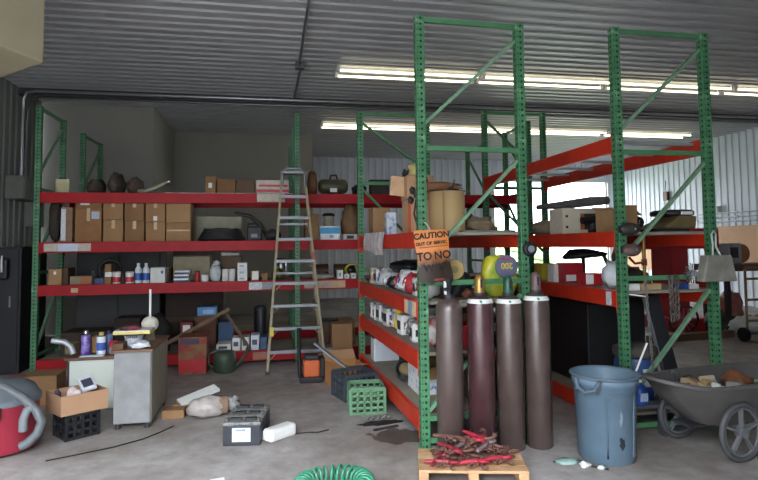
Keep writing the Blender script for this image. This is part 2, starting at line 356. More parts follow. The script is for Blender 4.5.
m_col=column_mat(); m_brace=mat('#4c8059',.45,var=.15,scale=12); m_bracep=mat('#73977a',.45,var=.15,scale=12)
m_beam=mat('#c0301c',.42,var=.13,scale=6,spec=.3); m_beam2=mat('#a01019',.5,var=.13,scale=6,spec=.25); m_deck=mat('#8d8577',.7,var=.15,scale=4)
m_wire=mat('#b9bcbd',.4,.6,var=.1)
HC=3.66; CW=.076
def BW(x,y): return x-(y-4.64)*.0332
def rack(name,label,loc,rz,frames,depth,levels,holesout=-1,beam_m=None,diag=1,group=None,deckm=None,skip=(),beamh=.145,heights=None,opentop=False):
    t=thing('pallet_rack',label,'pallet rack',loc,rz,group); beam_m=beam_m or m_beam; deckm=deckm or m_deck
    fm=MB(); fm.box(-.041,-.05,0,.041,.05,.01)
    col0=None
    for fi,u in enumerate(frames):
        hh=heights[fi] if heights else HC
        if fi==0 or hh!=heights_prev: cm=MB(); cm.box(-CW/2,-CW/2,0,CW/2,CW/2,hh); col0=None
        heights_prev=hh
        for v in (CW/2,depth-CW/2):
            if col0 is None:
                col0=build('upright_post',cm,m_col,t,bevel=.006,loc=(u,v,0)); ft0=build('foot_plate',fm,m_brace,col0)
            else:
                c=col0.copy(); COL.objects.link(c); c.parent=t; c.location=(u,v,0); f=ft0.copy(); COL.objects.link(f); f.parent=c
        zs=(.06,.24,1.36,2.51,hh-.03)
        for z in zs: build('crossbar',MB().bar((u,CW,z),(u,depth-CW,z),.03,.042),m_brace,t)
        dd=diag if fi==0 else (diag if isinstance(diag,int) and fi==0 else -diag if len(frames)==2 else diag)
        for z0,z1 in ((.3,1.24),(1.56,2.42),(2.72,hh-.16)):
            a,b=(CW,depth-CW) if dd>0 else (depth-CW,CW)
            build('brace',MB().bar((u,a,z0),(u,b,z1),.028,.038,(1,0,0)),m_bracep if fi==0 else m_brace,t)
    n=0
    for bi in range(len(frames)-1):
        a,b=frames[bi]+CW/2,frames[bi+1]-CW/2
        for zt in levels:
            if (bi,zt) in skip: continue
            for v,sg in ((.03,1),(depth-.03,-1)):
                mb=MB(); mb.box(a,v-.024,zt-beamh,b,v+.024,zt)
                for e in (a,b-.006): mb.box(e,v-.034,zt-beamh-.05,e+.006,v+.034,zt+.02)
                build('beam',mb,beam_m,t,bevel=.004)
            if opentop and zt==levels[0]:
                for k in range(6):
                    q=a+.12+(b-a-.24)*k/5; build('deck_support',MB().box(q-.025,.056,zt-.05,q+.025,depth-.056,zt-.02),m_wire,t)
                continue
            mb=MB(); mb.box(a+.01,.055,zt-.03,b-.01,depth-.055,zt-.004)
            build('shelf_deck',mb,deckm,t)
    return t
LA=(2.46,1.775,1.19,.19); AY=8.45
rA=rack('A','long green and red pallet rack running along the back behind the stepladder',(0,AY-.038,0),0,(-3.13,.385,4.09),.99,LA,beam_m=m_beam2)
rA2=rack('A2','empty green rack frames standing behind the long back rack',(0,10.36,0),0,(-3.16,.385,4.12),1.07,(.19,),beam_m=m_beam2)
LB=(1.795,1.205,.775,.265); BRZ=rad(1.9)
rB=rack('B','green and red pallet rack with the orange caution tag and gas cylinders before it',(2.193+CW/2-.005,4.64+.03,0),PI/2+BRZ,(0,2.74),.931+CW,LB,diag=-1,heights=(3.66,3.47))
LCx=(2.655,1.785,1.245,.16)
rC=rack('C','rightmost green and red pallet rack behind the garden cart',(4.035+CW/2,4.61,0),PI/2,(0,3.23),.931+CW,LCx,diag=-1,opentop=True)
def sticker(rackobj,x0,x1,z0,z1,m,y=-.004,txt=None,ts=.05):
    p=build('shelf_label',MB().box(x0,y-.001,z0,x1,y,z1),m,rackobj); return p
m_lab=mat('#b8b0a0',.6,var=.2,scale=30); m_labw=mat('#c8ccd2',.5,var=.3,scale=40); m_labt=mat('#c7a983',.6,var=.1)
def labA(px0,px1,z,m,dz=(.02,.125)):
    a=aY(px0,240,AY-.04).x; b=aY(px1,240,AY-.04).x; return sticker(rA,a,b,z-.145+dz[0],z-.145+dz[1],m)
labA(44,58,LA[1],m_lab); labA(58,78,LA[1],mat('#b9c4d6',.4,var=.1)); labA(78,91,LA[1],m_lab)
labA(72,79,LA[2],m_labt,(.04,.1)); l=labA(249,262,LA[2],m_labw); labA(262,273,LA[2],mat('#8e9094',.5,var=.2,scale=40))
labA(304,331,LA[2],mat('#b59a8c',.6,var=.2,scale=30)); labA(331,345,LA[2],mat('#c0a07c',.6)); labA(257,285,LA[0],m_lab,(.02,.14)); labA(253,268,LA[3],mat('#a06a58',.6))
# stickers on the left-hand beams of the middle rack (these beams face the aisle)
def labB(y0,y1,z,m,rk=None,off=.931+CW-.002): 
    p=MB().box(y0,off,z-.135,y1,off+.003,z-.012); return build('shelf_label',p,m,rk or rB)
labB(.09,.45,LB[1],mat('#d8b890',.6,var=.1)); p=labB(.2,.33,LB[1]+.0,mat('#7c98ac',.5),off=.931+CW); 
labB(.12,.2,LCx[2],m_labw,rC)
# ================================================================== LOADS OF THE BACK RACK
ZA=[z-.003 for z in LA]
rnd=random.Random(7)
def span(px0,px1,yt,Y,z):
    a=aY(px0,yt,Y); b=aY(px1,yt,Y); return a.x,b.x,max(.02,(a.z+b.z)/2-z)
def carton_at(label,x0,x1,y0,z,h,d,m=m_card,tape=True,sticker_=None,open_=False,rz=0,group=None,cat='box',name='cardboard_box',extra=None):
    w=x1-x0; t=thing(name,label,cat,((x0+x1)/2,y0+d/2,z),rz,group)
    if open_:
        mb=MB(); e=.008
        mb.box(-w/2,-d/2,0,w/2,d/2,e); mb.box(-w/2,-d/2,e,w/2,-d/2+e,h); mb.box(-w/2,d/2-e,e,w/2,d/2,h); mb.box(-w/2,-d/2+e,e,-w/2+e,d/2-e,h); mb.box(w/2-e,-d/2+e,e,w/2,d/2-e,h)
        build('body',mb,m,t)
        for (p0,p1,wd,ax) in (((-w/2+.01,-d/2,h),(w/2-.01,-d/2,h),.4*d,-1),((-w/2+.01,d/2,h),(w/2-.01,d/2,h),.4*d,1)):
            a=Vector(p0);b=Vector(p1); q=Vector((0,ax*wd*.75,-wd*.45 if ax<0 else wd*.4))
            mb=MB(); mb.add([a,b,b+q,a+q,a+Vector((0,0,-.006)),b+Vector((0,0,-.006)),b+q+Vector((0,0,-.006)),a+q+Vector((0,0,-.006))],[(0,1,2,3),(7,6,5,4),(0,4,5,1),(1,5,6,2),(2,6,7,3),(3,7,4,0)]); build('flap',mb,m,t)
    else:
        build('body',MB().box(-w/2,-d/2,0,w/2,d/2,h),m,t,bevel=.006)
        if tape: build('tape',MB().box(-.022,-d/2-.002,h*.62,.022,d/2+.002,h+.002),m_tape,t)
    if sticker_:
        sx,sz,sw,sh,sm=sticker_
        build('sticker',MB().box(sx*w-w/2,-d/2-.004,sz*h,(sx+sw)*w-w/2,-d/2-.001,(sz+sh)*h),sm,t)
    return t
def carton(label,px0,px1,yt,lev,Y=AY+.06,d=.42,z=None,**k):
    z=ZA[lev] if z is None else z
    x0,x1,h=span(px0,px1,yt,Y,z); g=.004
    t=carton_at(label,x0+g,x1-g,Y,z,h-.002,d,**k); t['top']=z+h; return t
G1='cartons on the middle shelf of the back rack'
b=carton('tall orange brown carton with blue stickers, under a flat box on back rack',75,102,208,1,m=mat('#8e6440',.8,var=.1),sticker_=(.62,.68,.3,.22,mat('#aab4c4',.5)),group=G1)
carton('flat shallow carton with white label lying on the orange brown carton',75,102,196,1,z=b['top'],m=m_card3,sticker_=(.2,.25,.35,.55,m_paper),tape=False,group=G1)
for px0,px1,ym,yt,m,a in ((103,123.5,220,199,m_card,'first column right of the orange brown carton'),(124.5,144.5,221,199,m_card3,'second column right of the orange brown carton'),(145.5,165.5,222,199,m_card,'third column right of the orange brown carton')):
    b=carton('lower plain carton in the '+a,px0,px1,ym,1,m=m,group=G1)
    carton('upper plain carton in the '+a,px0,px1,yt,1,z=b['top'],m=m,group=G1,sticker_=(.4,.06,.2,.2,m_paper) if 'third' in a else None)
b=carton('lower taped carton at the right end of the middle shelf cartons',166,191,222.5,1,m=m_card,d=.36,tape=False,sticker_=(.02,.55,.96,.07,m_tape),group=G1)
carton('upper carton at the right end of the middle shelf cartons',166,191,203,1,z=b['top'],m=m_card2,d=.36,tape=False,group=G1)
# left end: narrow box, leaning folder, dark bag
t=carton('narrow upright box with a pale side label at the left end of middle shelf',60.5,73,207,1,d=.5,m=mat('#84694f',.8),tape=False,sticker_=(.05,.05,.4,.9,mat('#c9ccd4',.5,var=.2,scale=40)))
x0,x1,h=span(55,69,179,AY+.45,ZA[1]); mb=MB(); mb.cbox((0,0,h/2),(x1-x0,.02,h)); solo('cream_board','cream cardboard sheet standing upright at the left end of the middle shelf','board',mb,mat('#cfc59c',.7,var=.06),((x0+x1)/2,AY+.48,ZA[1]))
x0,x1,h=span(46,58,199,AY+.1,ZA[1]); t=thing('jacket','dark crumpled jacket propped before the cream sheet on middle shelf','jacket',((x0+x1)/2,AY+.26,ZA[1]))
build('body',MB().blob((0,0,h*.5),(.08,.1,h*.5),4,.2,2.5,flat=0),mat('#3a332c',.9,var=.3,bump=.6,scale=18),t)
# right part of bay 1 : hoses, curved arm, gadget
def heap(name,label,cat,px0,px1,yt,lev,m,seed,Y=AY+.3,dep=.3,amp=.3,z=None,group=None,extra=None):
    z=ZA[lev] if z is None else z
    x0,x1,h=span(px0,px1,yt,Y,z); t=thing(name,label,cat,((x0+x1)/2,Y,z),0,group)
    build('body',MB().blob((0,0,h*.45),((x1-x0)/2,dep,h*.55),seed,amp,2.2,flat=0),m,t); return t,(x1-x0),h
m_rub=mat('#1d1d1f',.6,var=.3,scale=20)
x0,x1,h=span(196,246,226,AY+.25,ZA[1]); mb=MB(); r=random.Random(2)
pts=[]
for k in range(5):
    for i in range(11):
        a=2*PI*i/11; pts.append((.5*(x1-x0)*math.cos(a)*(.9-.05*k),.17*math.sin(a)*(1-.1*k),.035+.032*k+.01*math.sin(3*a)))
mb.tube(pts,.026,7); solo('rubber_hose','black rubber hose coiled in a flat heap right of the cartons on middle shelf','hose',mb,m_rub,((x0+x1)/2,AY+.3,ZA[1]))
mb=MB(); p=[aY(235,213,AY+.72),aY(250,216,AY+.72),aY(260,224,AY+.72),aY(266,234,AY+.72),aY(268,240.5,AY+.72)]; p[-1].z=ZA[1]+.015
t=solo('plastic_fender','curved dark plastic fender standing at the back of middle shelf behind hoses','fender',mb.tube(p,[.02,.03,.035,.035,.02],8),mat('#2c2c2c',.5),(0,0,0))
x0,x1,h=span(247,262,224,AY+.1,ZA[1]); t=thing('angle_grinder','dark boxy power tool lying left of ladder on middle shelf','power tool',((x0+x1)/2,AY+.17,ZA[1]))
build('body',MB().cbox((0,0,h*.42),(x1-x0,.14,h*.84)),m_dark,t,bevel=.02); build('handle',MB().tube([(-.09,0,h*.8),(-.1,0,h),(.02,0,h*1.05),(.08,0,h*.8)],.014,7),m_black,t); build('plate',MB().box(-.05,-.074,.05,.04,-.071,.1),m_grey,t)
x0,x1,h=span(263,282,230,AY+.1,ZA[1]); t,_,_=heap('motor_housing','dark rounded motor housing on middle shelf just left of ladder','motor',264,281,229,1,m_dark,9,AY+.25,.13,.12)
x0,x1,h=span(197,242,217,AY+.78,ZA[1]); carton_at('long pale flat carton at the back of the middle shelf above the hoses',x0,x1,AY+.62,ZA[1],h,.2,mat('#9a9684',.8),tape=False)
# bay 2, middle shelf
t=carton('blue and white printed box on the middle shelf right of the ladder',320,340,226,1,d=.3,m=mat('#dfe3e6',.5),tape=False)
w_=span(320,340,226,AY+.06,ZA[1]); bw=w_[1]-w_[0]; bh=w_[2]
build('blue_band',MB().box(-bw/2-.001,-.152,bh*.45,bw/2+.001,-.149,bh*.9),mat('#3f9ac4',.5),t)
text(t,'20',.06,(.02,-.153,bh*.25),FRONT,m_blue)
b=carton('tan carton behind the ladder on the middle shelf',305,319,214,1,Y=AY+.4,d=.4,m=m_card2,tape=False)
t,w0,h0=heap('brown_paper_bag','crumpled brown paper bag right of the blue and white box','paper bag',340,360,206,1,mat('#85664a',.85,var=.2,bump=.5),15,AY+.55,.2,.22)
carton('small grey box with dark print in front of the brown paper bag',343,357.5,234,1,d=.16,m=mat('#b8b6b2',.5),tape=False,sticker_=(.25,.2,.5,.55,m_dark))
x0,x1,h=span(322,336,213,AY+.45,ZA[1]); t=thing('work_boot','black rubber cap on a pale can behind the blue and white box','can',((x0+x1)/2,AY+.52,ZA[1])); t.name='paint_can'
build('body',MB().lathe([(.085,0),(.085,h-.06),(.09,h-.055),(.09,h-.05)],18),mat('#b0a890',.5),t); build('cap',MB().lathe([(.1,h-.05),(.1,h-.02),(.07,h),(.0,h+.005)],18),m_black,t)
def bottle(label,px,yt,lev,col,capc=None,r=.035,Y=AY+.12,z=None,name='bottle',cat='bottle',group=None,band=None,cup=False):
    z=ZA[lev] if z is None else z; c=aY(px,yt,Y); h=c.z-z
    t=thing(name,label,cat,(c.x,Y,z),0,group)
    if cup: build('body',MB().lathe([(r*.9,0),(r,h*.1),(r,h*.97),(r*.92,h)],16),col,t)
    else:
        build('body',MB().lathe([(r*.92,0),(r,.008),(r,h*.62),(r*.8,h*.74),(r*.38,h*.84),(r*.38,h*.88)],16),col,t)
        build('cap',MB().lathe([(r*.44,h*.86),(r*.44,h*.99),(r*.3,h)],12),capc or m_white,t)
    if band: build('label_band',MB().lathe([(r*1.02,h*.15),(r*1.02,h*.5)],16,cap=False),band,t)
    return t
def can(label,px,yt,lev,col,lid=None,r=.05,Y=AY+.12,z=None,group=None,band=None,name='can',cat='can'):
    z=ZA[lev] if z is None else z; c=aY(px,yt,Y); h=c.z-z
    t=thing(name,label,cat,(c.x,Y,z),0,group)
    build('body',MB().lathe([(r*.97,0),(r,.004),(r,h*.9),(r*.97,h*.91)],18),col,t); build('lid',MB().lathe([(r*1.0,h*.9),(r*1.02,h*.93),(r*.9,h),(r*.7,h)],18),lid or m_grey,t)
    if band: build('label_band',MB().lathe([(r*1.015,h*.12),(r*1.015,h*.55)],18,cap=False),band,t)
    return t
# lower shelf (level 2), left to right
L2=2
carton('squat tan carton with white sticker at the left end of lower shelf',48,62,269,L2,m=m_card2,sticker_=(.4,.66,.2,.2,m_paper),tape=False)
carton('small dark brown carton beside the squat tan one on lower shelf',62.5,68.5,268,L2,m=mat('#4c3728',.8),tape=False,d=.3)
carton('low flat box half grey half orange on lower shelf',69.5,92,276,L2,m=mat('#8a7a62',.7),tape=False,d=.3,sticker_=(.5,.05,.48,.9,mat('#9a5f34',.6)))
bottle('small teal topped jar behind the low flat box on lower shelf',93,271,L2,mat('#3a5a56',.4),mat('#5f9a8a',.4),.035,AY+.4)
carton('small navy box on lower shelf before the dark hose ring',94,104,278,L2,m=mat('#28386a',.5),tape=False,d=.2)
mb=MB(); Yc=AY+.5; c=aY(110,271,Yc); rr=.15
for k in range(3): mb.torus((0,.03*k,rr+.028),rr-.012*k,.028,(0,1,0),22,7)
solo('hose_coil','black hose coil standing upright behind small boxes on lower shelf','hose',mb,m_rub,(c.x,Yc,ZA[L2]))
b=carton('brown box in the middle of the lower shelf with a white box on top',104,111.5,277,L2,m=m_card3,tape=False,d=.14)
b2=carton('small white box on top of a brown box before the hose ring',104.5,112,272,L2,z=b['top'],m=m_paper,tape=False,d=.13)
carton('brown topmost box of three stacked before the hose ring',104.5,111.5,264,L2,z=b2['top'],m=m_card3,tape=False,d=.12)
GC='white red tubs on the lower shelf'
for px,l in ((117.0,'left of two white tubs with red bands on lower shelf'),(129.8,'right of two white tubs with red bands on lower shelf')):
    can(l,px,271.5,L2,m_paper,mat('#d0b8b0',.5),.055,band=mat('#c23a3f',.5),group=GC,name='tub',cat='tub')
can('small dark can between the two white and red tubs on lower shelf',123,274,L2,mat('#2c2420',.5),m_black,.03)
GB='blue and white oil bottles on the lower shelf'
for px,l in ((138.5,'left of two blue and white oil bottles on lower shelf'),(146.2,'right of two blue and white oil bottles on lower shelf')):
    bottle(l,px,263,L2,mat('#d8dce4',.35),m_white,.048,group=GB,band=mat('#2f5aa8',.4))
t=carton('wide white carton with blue logo right of the oil bottles',150,165.5,267.5,L2,m=mat('#d4d4ce',.6),tape=False,d=.3,sticker_=(.72,.6,.14,.2,m_blue))
carton('brown carton behind the flat striped boxes on lower shelf',160,171,268,L2,Y=AY+.5,m=mat('#6a4c30',.8),d=.3)
z=ZA[L2]
for i,(p0,p1,yt) in enumerate(((173,189,278.2),(173.6,189,274.4),(174.3,190,270.5))):
    b=carton(('bottom','middle','top')[i]+' one of three flat white and navy boxes stacked on lower shelf',p0,p1,yt,L2,z=z,m=mat('#dcdce4',.5),tape=False,d=.22,sticker_=(0,.05,1,.5,mat('#232848',.5)),group='flat striped boxes'); z=b['top']
x0,x1,h=span(175,211,256,AY+.75,ZA[L2]); carton_at('wide beige carton at the back of lower shelf behind the striped boxes',x0,x1,AY+.6,ZA[L2],h,.28,mat('#9a9178',.8),tape=False)
can('small red can on the lower shelf left of a white can',197.5,271,L2,m_red,m_black,.032)
can('small white can on the lower shelf right of a red can',205,274,L2,m_paper,m_grey,.05)
t,_,_=heap('plastic_bag','knotted white plastic bag on the lower shelf left of two white rolls','plastic bag',209.5,221,264,L2,mat('#c4c8c8',.4,var=.1,bump=.5,scale=20),21,AY+.2,.1,.16)
build('knot',MB().blob((0.02,0,.265),(.05,.04,.035),5,.3),mat('#c4c8c8',.4,var=.1,bump=.5,scale=20),t)
for px,l in ((225.3,'left of two white paper rolls on lower shelf'),(232,'right of two white paper rolls on lower shelf')):
    mb=MB(); c=aY(px,269,AY+.12); hh=c.z-ZA[L2]; mb.lathe([(.012,0),(.045,0),(.045,hh),(.016,hh),(.016,hh-.02)],18,cap=False); t=thing('paper_roll',l,'paper roll',(c.x,AY+.12,ZA[L2]),0,'white paper rolls'); build('body',mb,m_paper,t)
z=ZA[L2]
for i,yt in enumerate((275.5,269,262.5)):
    b=carton(('bottom','middle','top')[i]+' one of three small white boxes stacked by the shelf label',237.2,247.5,yt,L2,z=z,m=m_paper,tape=False,d=.16,sticker_=(.2,.3,.5,.35,mat('#9fb2c4',.5)),group='small white boxes stacked by the shelf label'); z=b['top']
carton('brown edged box with white front label right of the white stack',250.5,259.5,270,L2,m=m_card3,tape=False,d=.2,sticker_=(.15,.1,.75,.8,m_paper))
carton('little plain brown box left of the ladder on lower shelf',261.5,268,273,L2,m=m_card3,tape=False,d=.15)
x0,x1,h=span(222,238,253,AY+.8,ZA[L2]); 
carton('white topped brown carton at the back right of first lower bay',221,242,256,L2,Y=AY+.62,d=.24,m=mat('#6d5a48',.8),tape=False)
x0,x1,_=span(221,239,253,AY+.7,ZA[L2]); 
solo('bright_gap_bar','short white bar added for a bright gap at the back of lower shelf','tube',MB().cyl((x0,0,.03),(x1,0,.03),.03),m_white,(0,AY+.75,ZA[L2]+span(221,242,256,AY+.62,ZA[L2])[2]-.002))  # added white bar in place of the bright wall seen through a gap
heap('tool_bag','yellow and dark tool bag behind the ladder on lower shelf','tool bag',272,284,268,L2,mat('#8a7a2c',.7,hex2='#38322a',scale=14),41,AY+.25,.12,.2)
can('round grey metal can behind the ladder on lower shelf',281.5,258,L2,m_steel,m_dark,.075,AY+.62)
t,_,_=heap('rag','dirty white rag lying on lower shelf right of ladder rail','rag',312,333,273,L2,mat('#a8a298',.9,var=.2,bump=.4),42,AY+.18,.1,.25)
for i,(px,l) in enumerate(((321,'left of two dark electric motors on the right lower bay'),(341,'right of two dark electric motors on the right lower bay'))):
    t=thing('electric_motor',l,'motor',(aY(px,266,AY+.5).x,AY+.5,ZA[L2]),.0,'dark electric motors'); build('body',MB().cyl((-.11,0,.11),(.11,0,.11),.105,n=18),mat('#54402c',.5,.4,var=.3),t); build('foot',MB().box(-.08,-.09,0,.08,.09,.02),m_dark,t); build('shaft',MB().cyl((.11,0,.11),(.17,0,.11),.02,n=10),m_steel,t)
mb=MB(); c=aY(351.5,266,AY+.26); mb.torus((0,0,.12),.1,.013,(0,1,.35),20,6); mb.torus((.015,.02,.12),.095,.013,(0.1,1,.3),20,6); solo('extension_cord','yellow cord looped upright on the right lower bay beside green post','cord',mb,mat('#b9b02c',.5),(c.x,AY+.26,ZA[L2]-.002))
heap('wire_bundle','dark tangled bundle under the yellow cord on right lower bay','wire bundle',343,356,264,L2,m_dark,51,AY+.78,.1,.2)
for p0,p1,yt,l in ((337,343.3,270,'tall white box left of three on right lower bay'),(344,349.5,274,'short white box in the middle of three on right lower bay'),(350.5,356.5,273,'white box nearest the green post on right lower bay')):
    carton(l,p0,p1,yt,L2,m=m_paper,tape=False,d=.12,sticker_=(.3,.3,.35,.4,mat('#7b8ab0',.5)))
# ---- top shelf
L0=0
x0,x1,_=span(165,293,193,AY+.07,ZA[0]); solo('white_board','long thin white board lying along the front of the top shelf','board',MB().box(x0,0,0,x1,.3,.018),m_white,(0,AY+.06,ZA[0]))
for p0,p1,yt,s,l,m in ((88,106,179,3,'leftmost dark brown heap on the top shelf','#463c34'),(109,125,173,6,'middle and tallest dark bundle of cloth on the top shelf','#4a3f38'),(128,144,178,8,'brown folded tarpaulin heap on the top shelf, right of two darker ones','#54443a')):
    t,w_,h_=heap('tarp_heap',l,'heap',p0,p1,yt,0,mat(m,.85,var=.35,scale=14,bump=.5),s,AY+.4,.24,.16)
mb=MB(); p=[aY(138,191,AY+.2),aY(146,190,AY+.2),aY(155,188,AY+.2),aY(163,184,AY+.2),aY(168,182,AY+.2)]; p[0].z=p[1].z=ZA[0]+.045
t=thing('exhaust_pipe','pale bent exhaust pipe lying on the top shelf right of the dark heaps','pipe',(0,0,0)); build('pipe',mb.tube(p,[.03,.045,.045,.035,.025],9),mat('#8e8a78',.5,.4,var=.2),t); build('flange',MB().cyl(p[-1],p[-1]+Vector((.03,0,.01)),.045,n=12),m_steel,t)
zt=ZA[0]+.018
carton('small tan box on the top shelf with a white sticker, left of a wide one',205,216,176,0,z=ZA[0]+.018,Y=AY+.1,d=.2,m=m_card3,tape=False,sticker_=(.3,.3,.35,.3,m_paper))
carton('wide low brown box on the top shelf left of the red striped box',217,236,179,0,z=ZA[0]+.018,Y=AY+.1,d=.2,m=mat('#7a5636',.8),tape=False)
carton('small brown box on the top shelf just left of the red striped box',237,255,180,0,z=ZA[0]+.018,Y=AY+.1,d=.2,m=mat('#5f4a38',.8),tape=False)
t=carton('long low white box with red stripes on the top shelf behind ladder',256,289,180,0,z=ZA[0]+.018,Y=AY+.1,d=.2,m=mat('#c8b8b0',.6),tape=False,sticker_=(0,.1,1,.2,m_red))
build('stripe',MB().box(-.2,-.105,.1,.22,-.101,.13),m_red,t)
heap('canvas_bag','brown canvas bag on the top shelf between ladder and olive tank','bag',307,317.5,172,0,mat('#6a4632',.85,var=.25,bump=.4),61,AY+.4,.2,.2)
c0=aY(333,176,AY+.4); t=thing('compressor_tank','small olive compressor tank with feet and fittings on the top shelf','air tank',(c0.x,AY+.4,ZA[0]))
def tankprof(L,r): return [(0.001,-L),(r*.6,-L+.01),(r*.9,-L+.04),(r,-L+.08),(r,L-.08),(r*.9,L-.04),(r*.6,L-.01),(.001,L)]
mb=MB(); mb.T=Matrix.Translation((0,0,.16))@Matrix.Rotation(PI/2,4,'Y'); mb.lathe(tankprof(.24,.115),20); build('tank',mb,mat('#4a4836',.5,.2,var=.2),t)
for x in (-.15,.15): build('foot',MB().box(x-.02,-.08,0,x+.02,.08,.07),m_dark,t)
build('handle',MB().tube([(-.05,0,.27),(-.04,0,.33),(.05,0,.34),(.07,0,.27)],.016,7),m_dark,t); build('tag_plate',MB().box(-.06,-.121,.06,.05,-.117,.12),m_paper,t)
t=thing('metal_pan','dark square metal pan standing on the top shelf right of the green post','pan',(aY(379,185,AY+.4).x,AY+.4,ZA[0])); mb=MB(); mb.cbox((0,0,.13),(.3,.2,.25)); build('body',mb,mat('#3a352e',.6,.3,var=.25),t,bevel=.015); build('rim',MB().box(-.165,-.115,.25,.165,.115,.265),m_dark,t,bevel=.004)
heap('hose_end','dark lump of hose just left of the metal pan on top shelf','hose',352,366,184,0,m_rub,71,AY+.4,.14,.25)
heap('dark_cloth','dark folded cloth right of the metal pan on the top shelf','cloth',392,402,180,0,m_rub,72,AY+.45,.14,.25)
# ---- bottom shelf (level 3) and floor in front
L3=3
m_pr=mat('#8f3028',.6,hex2='#86603c',scale=5)
t=carton('red and orange printed carton standing on the floor before the bottom shelf',178,207,337,3,Y=AY-.5,d=.4,z=0,m=m_pr,tape=False)
hh=span(178,207,337,AY-.5,0); ww=hh[1]-hh[0]; hh=hh[2]; build('red_panel',MB().box(-ww/2+.02,-.204,.03,ww/2-.02,-.201,hh*.4),m_red,t); build('blue_panel',MB().box(-ww/2+.02,-.204,hh*.8,ww/2-.1,-.201,hh*.96),mat('#4a3a50',.6),t)
cx=aY(220,352,7.75)
c=aZ(220,374); t=thing('watering_can','olive green plastic watering can on the floor before the bottom shelf','watering can',(c.x+.05,c.y+.13,0))
mwc=mat('#3c4a3c',.5,var=.12); build('body',MB().lathe([(.13,0),(.15,.02),(.15,.2),(.13,.27),(.08,.28)],20),mwc,t); build('spout',MB().tube([(.13,0,.06),(.22,0,.14),(.3,0,.27)],[.03,.022,.018],8),mwc,t); build('rose',MB().cyl((.295,0,.265),(.325,0,.3),.03,.045,n=12),mwc,t); build('handle',MB().tube([(-.14,0,.06),(-.22,0,.12),(-.21,0,.24),(-.1,0,.29),(.06,0,.28)],.014,7),mwc,t)
Zb=ZA[3]
for p0,p1,yt,m,l in ((216,231,344,m_paper,'low wide white carton on bottom shelf right of watering can'),(232,240.5,338,m_paper,'white box with dark print on bottom shelf, left of an identical neighbour'),(241.5,249.5,337,mat('#d8d8d4',.5),'white printed box on bottom shelf in the middle of the row'),(250.5,259.5,335,mat('#c8ccd4',.5),'tall white and blue box on bottom shelf, fourth of the row'),(260,267,337,mat('#3b5a86',.5),'blue box on bottom shelf beside the ladder foot')):
    carton(l,p0,p1,yt,3,m=m,tape=False,d=.3,sticker_=(.15,.35,.6,.35,mat('#43485a',.5,var=.3,scale=40)))
b=carton('brown carton at the back of the bottom shelf with a blue box on top',194,216,316,3,Y=AY+.42,d=.4,m=mat('#6a4632',.8),tape=False)
carton('flat light blue box on the brown carton of the bottom shelf',197,216,307,3,Y=AY+.44,d=.3,z=b['top'],m=mat('#4f86b8',.5),tape=False,sticker_=(.3,.2,.6,.5,mat('#8fb4d4',.5)))
b=carton('dark blue crate at the back of the bottom shelf behind the white boxes',218,233,322,3,Y=AY+.5,d=.36,m=mat('#24446a',.5),tape=False)
t=thing('canister','black cylindrical canister on the bottom shelf left of the ladder','canister',(aY(261,318,AY+.55).x,AY+.5,ZA[3])); hh=aY(261,306,AY+.5).z-ZA[3]
build('body',MB().lathe([(.1,0),(.105,.01),(.105,hh*.9),(.09,hh)],20),m_black,t); build('lid',MB().lathe([(.108,hh*.9),(.108,hh*.96),(.05,hh+.01)],20),m_dark,t)
def plank(label,a,b_,w,th,m=m_wood,name='plank'): 
    mb=MB(); a=Vector(a);b_=Vector(b_); c=(a+b_)/2; mb.bar(a-c,b_-c,w,th); return solo(name,label,'plank',mb,m,c)
a=aY(120,363,AY-.07); a.z=.03; b_=aY(229,309,AY-.07); plank('long brown plank leaning at a slant across the bottom shelf',(a.x,AY-.07,a.z),(b_.x,AY-.07,b_.z),.03,.05,mat('#6f5844',.75))
a=aY(226,313,AY+.035); b_=aY(250,352,AY+.035); b_.z=.21; plank('short brown plank slanting down from the long plank',(a.x,AY+.035,a.z),(b_.x,AY+.035,b_.z),.018,.04,mat('#5d4a3a',.75))
# bay 2 bottom
t=thing('fibre_drum','brown fibre drum on the bottom shelf right of the ladder','drum',(aY(327,335,AY+.5).x,AY+.5,ZA[3])); hh=aY(327,319,AY+.5).z-ZA[3]; build('body',MB().lathe([(.16,0),(.165,.02),(.165,hh-.03)],22),mat('#5e4030',.75),t); build('lid',MB().lathe([(.17,hh-.04),(.17,hh),(.15,hh)],22),m_dark,t)
carton('tall tan carton on the bottom shelf right of the fibre drum',339,355,320,3,Y=AY+.2,d=.4,m=m_card3,tape=False)
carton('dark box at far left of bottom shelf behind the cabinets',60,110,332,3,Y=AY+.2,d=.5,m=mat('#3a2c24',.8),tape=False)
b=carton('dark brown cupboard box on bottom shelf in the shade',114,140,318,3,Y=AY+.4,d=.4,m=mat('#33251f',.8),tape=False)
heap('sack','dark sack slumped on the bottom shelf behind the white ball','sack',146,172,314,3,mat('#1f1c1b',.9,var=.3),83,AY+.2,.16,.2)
carton('small dark red box between carton and plank on the bottom shelf',180,193,322,3,Y=AY+.15,d=.2,m=mat('#6a2a26',.7),tape=False,sticker_=(.2,.6,.6,.3,m_paper))
# ================================================================== FLOOR, LEFT SIDE
def aX(x,y,X): d=_ray(x,y); return CO+d*(X/d.x)
m_gsteel=mat('#7f7f7e',.5,.1,var=.14,scale=5); m_desk=mat('#d2d6cc',.45,var=.05,scale=2); m_brtop=mat('#6a4a34',.55,var=.2,scale=9)
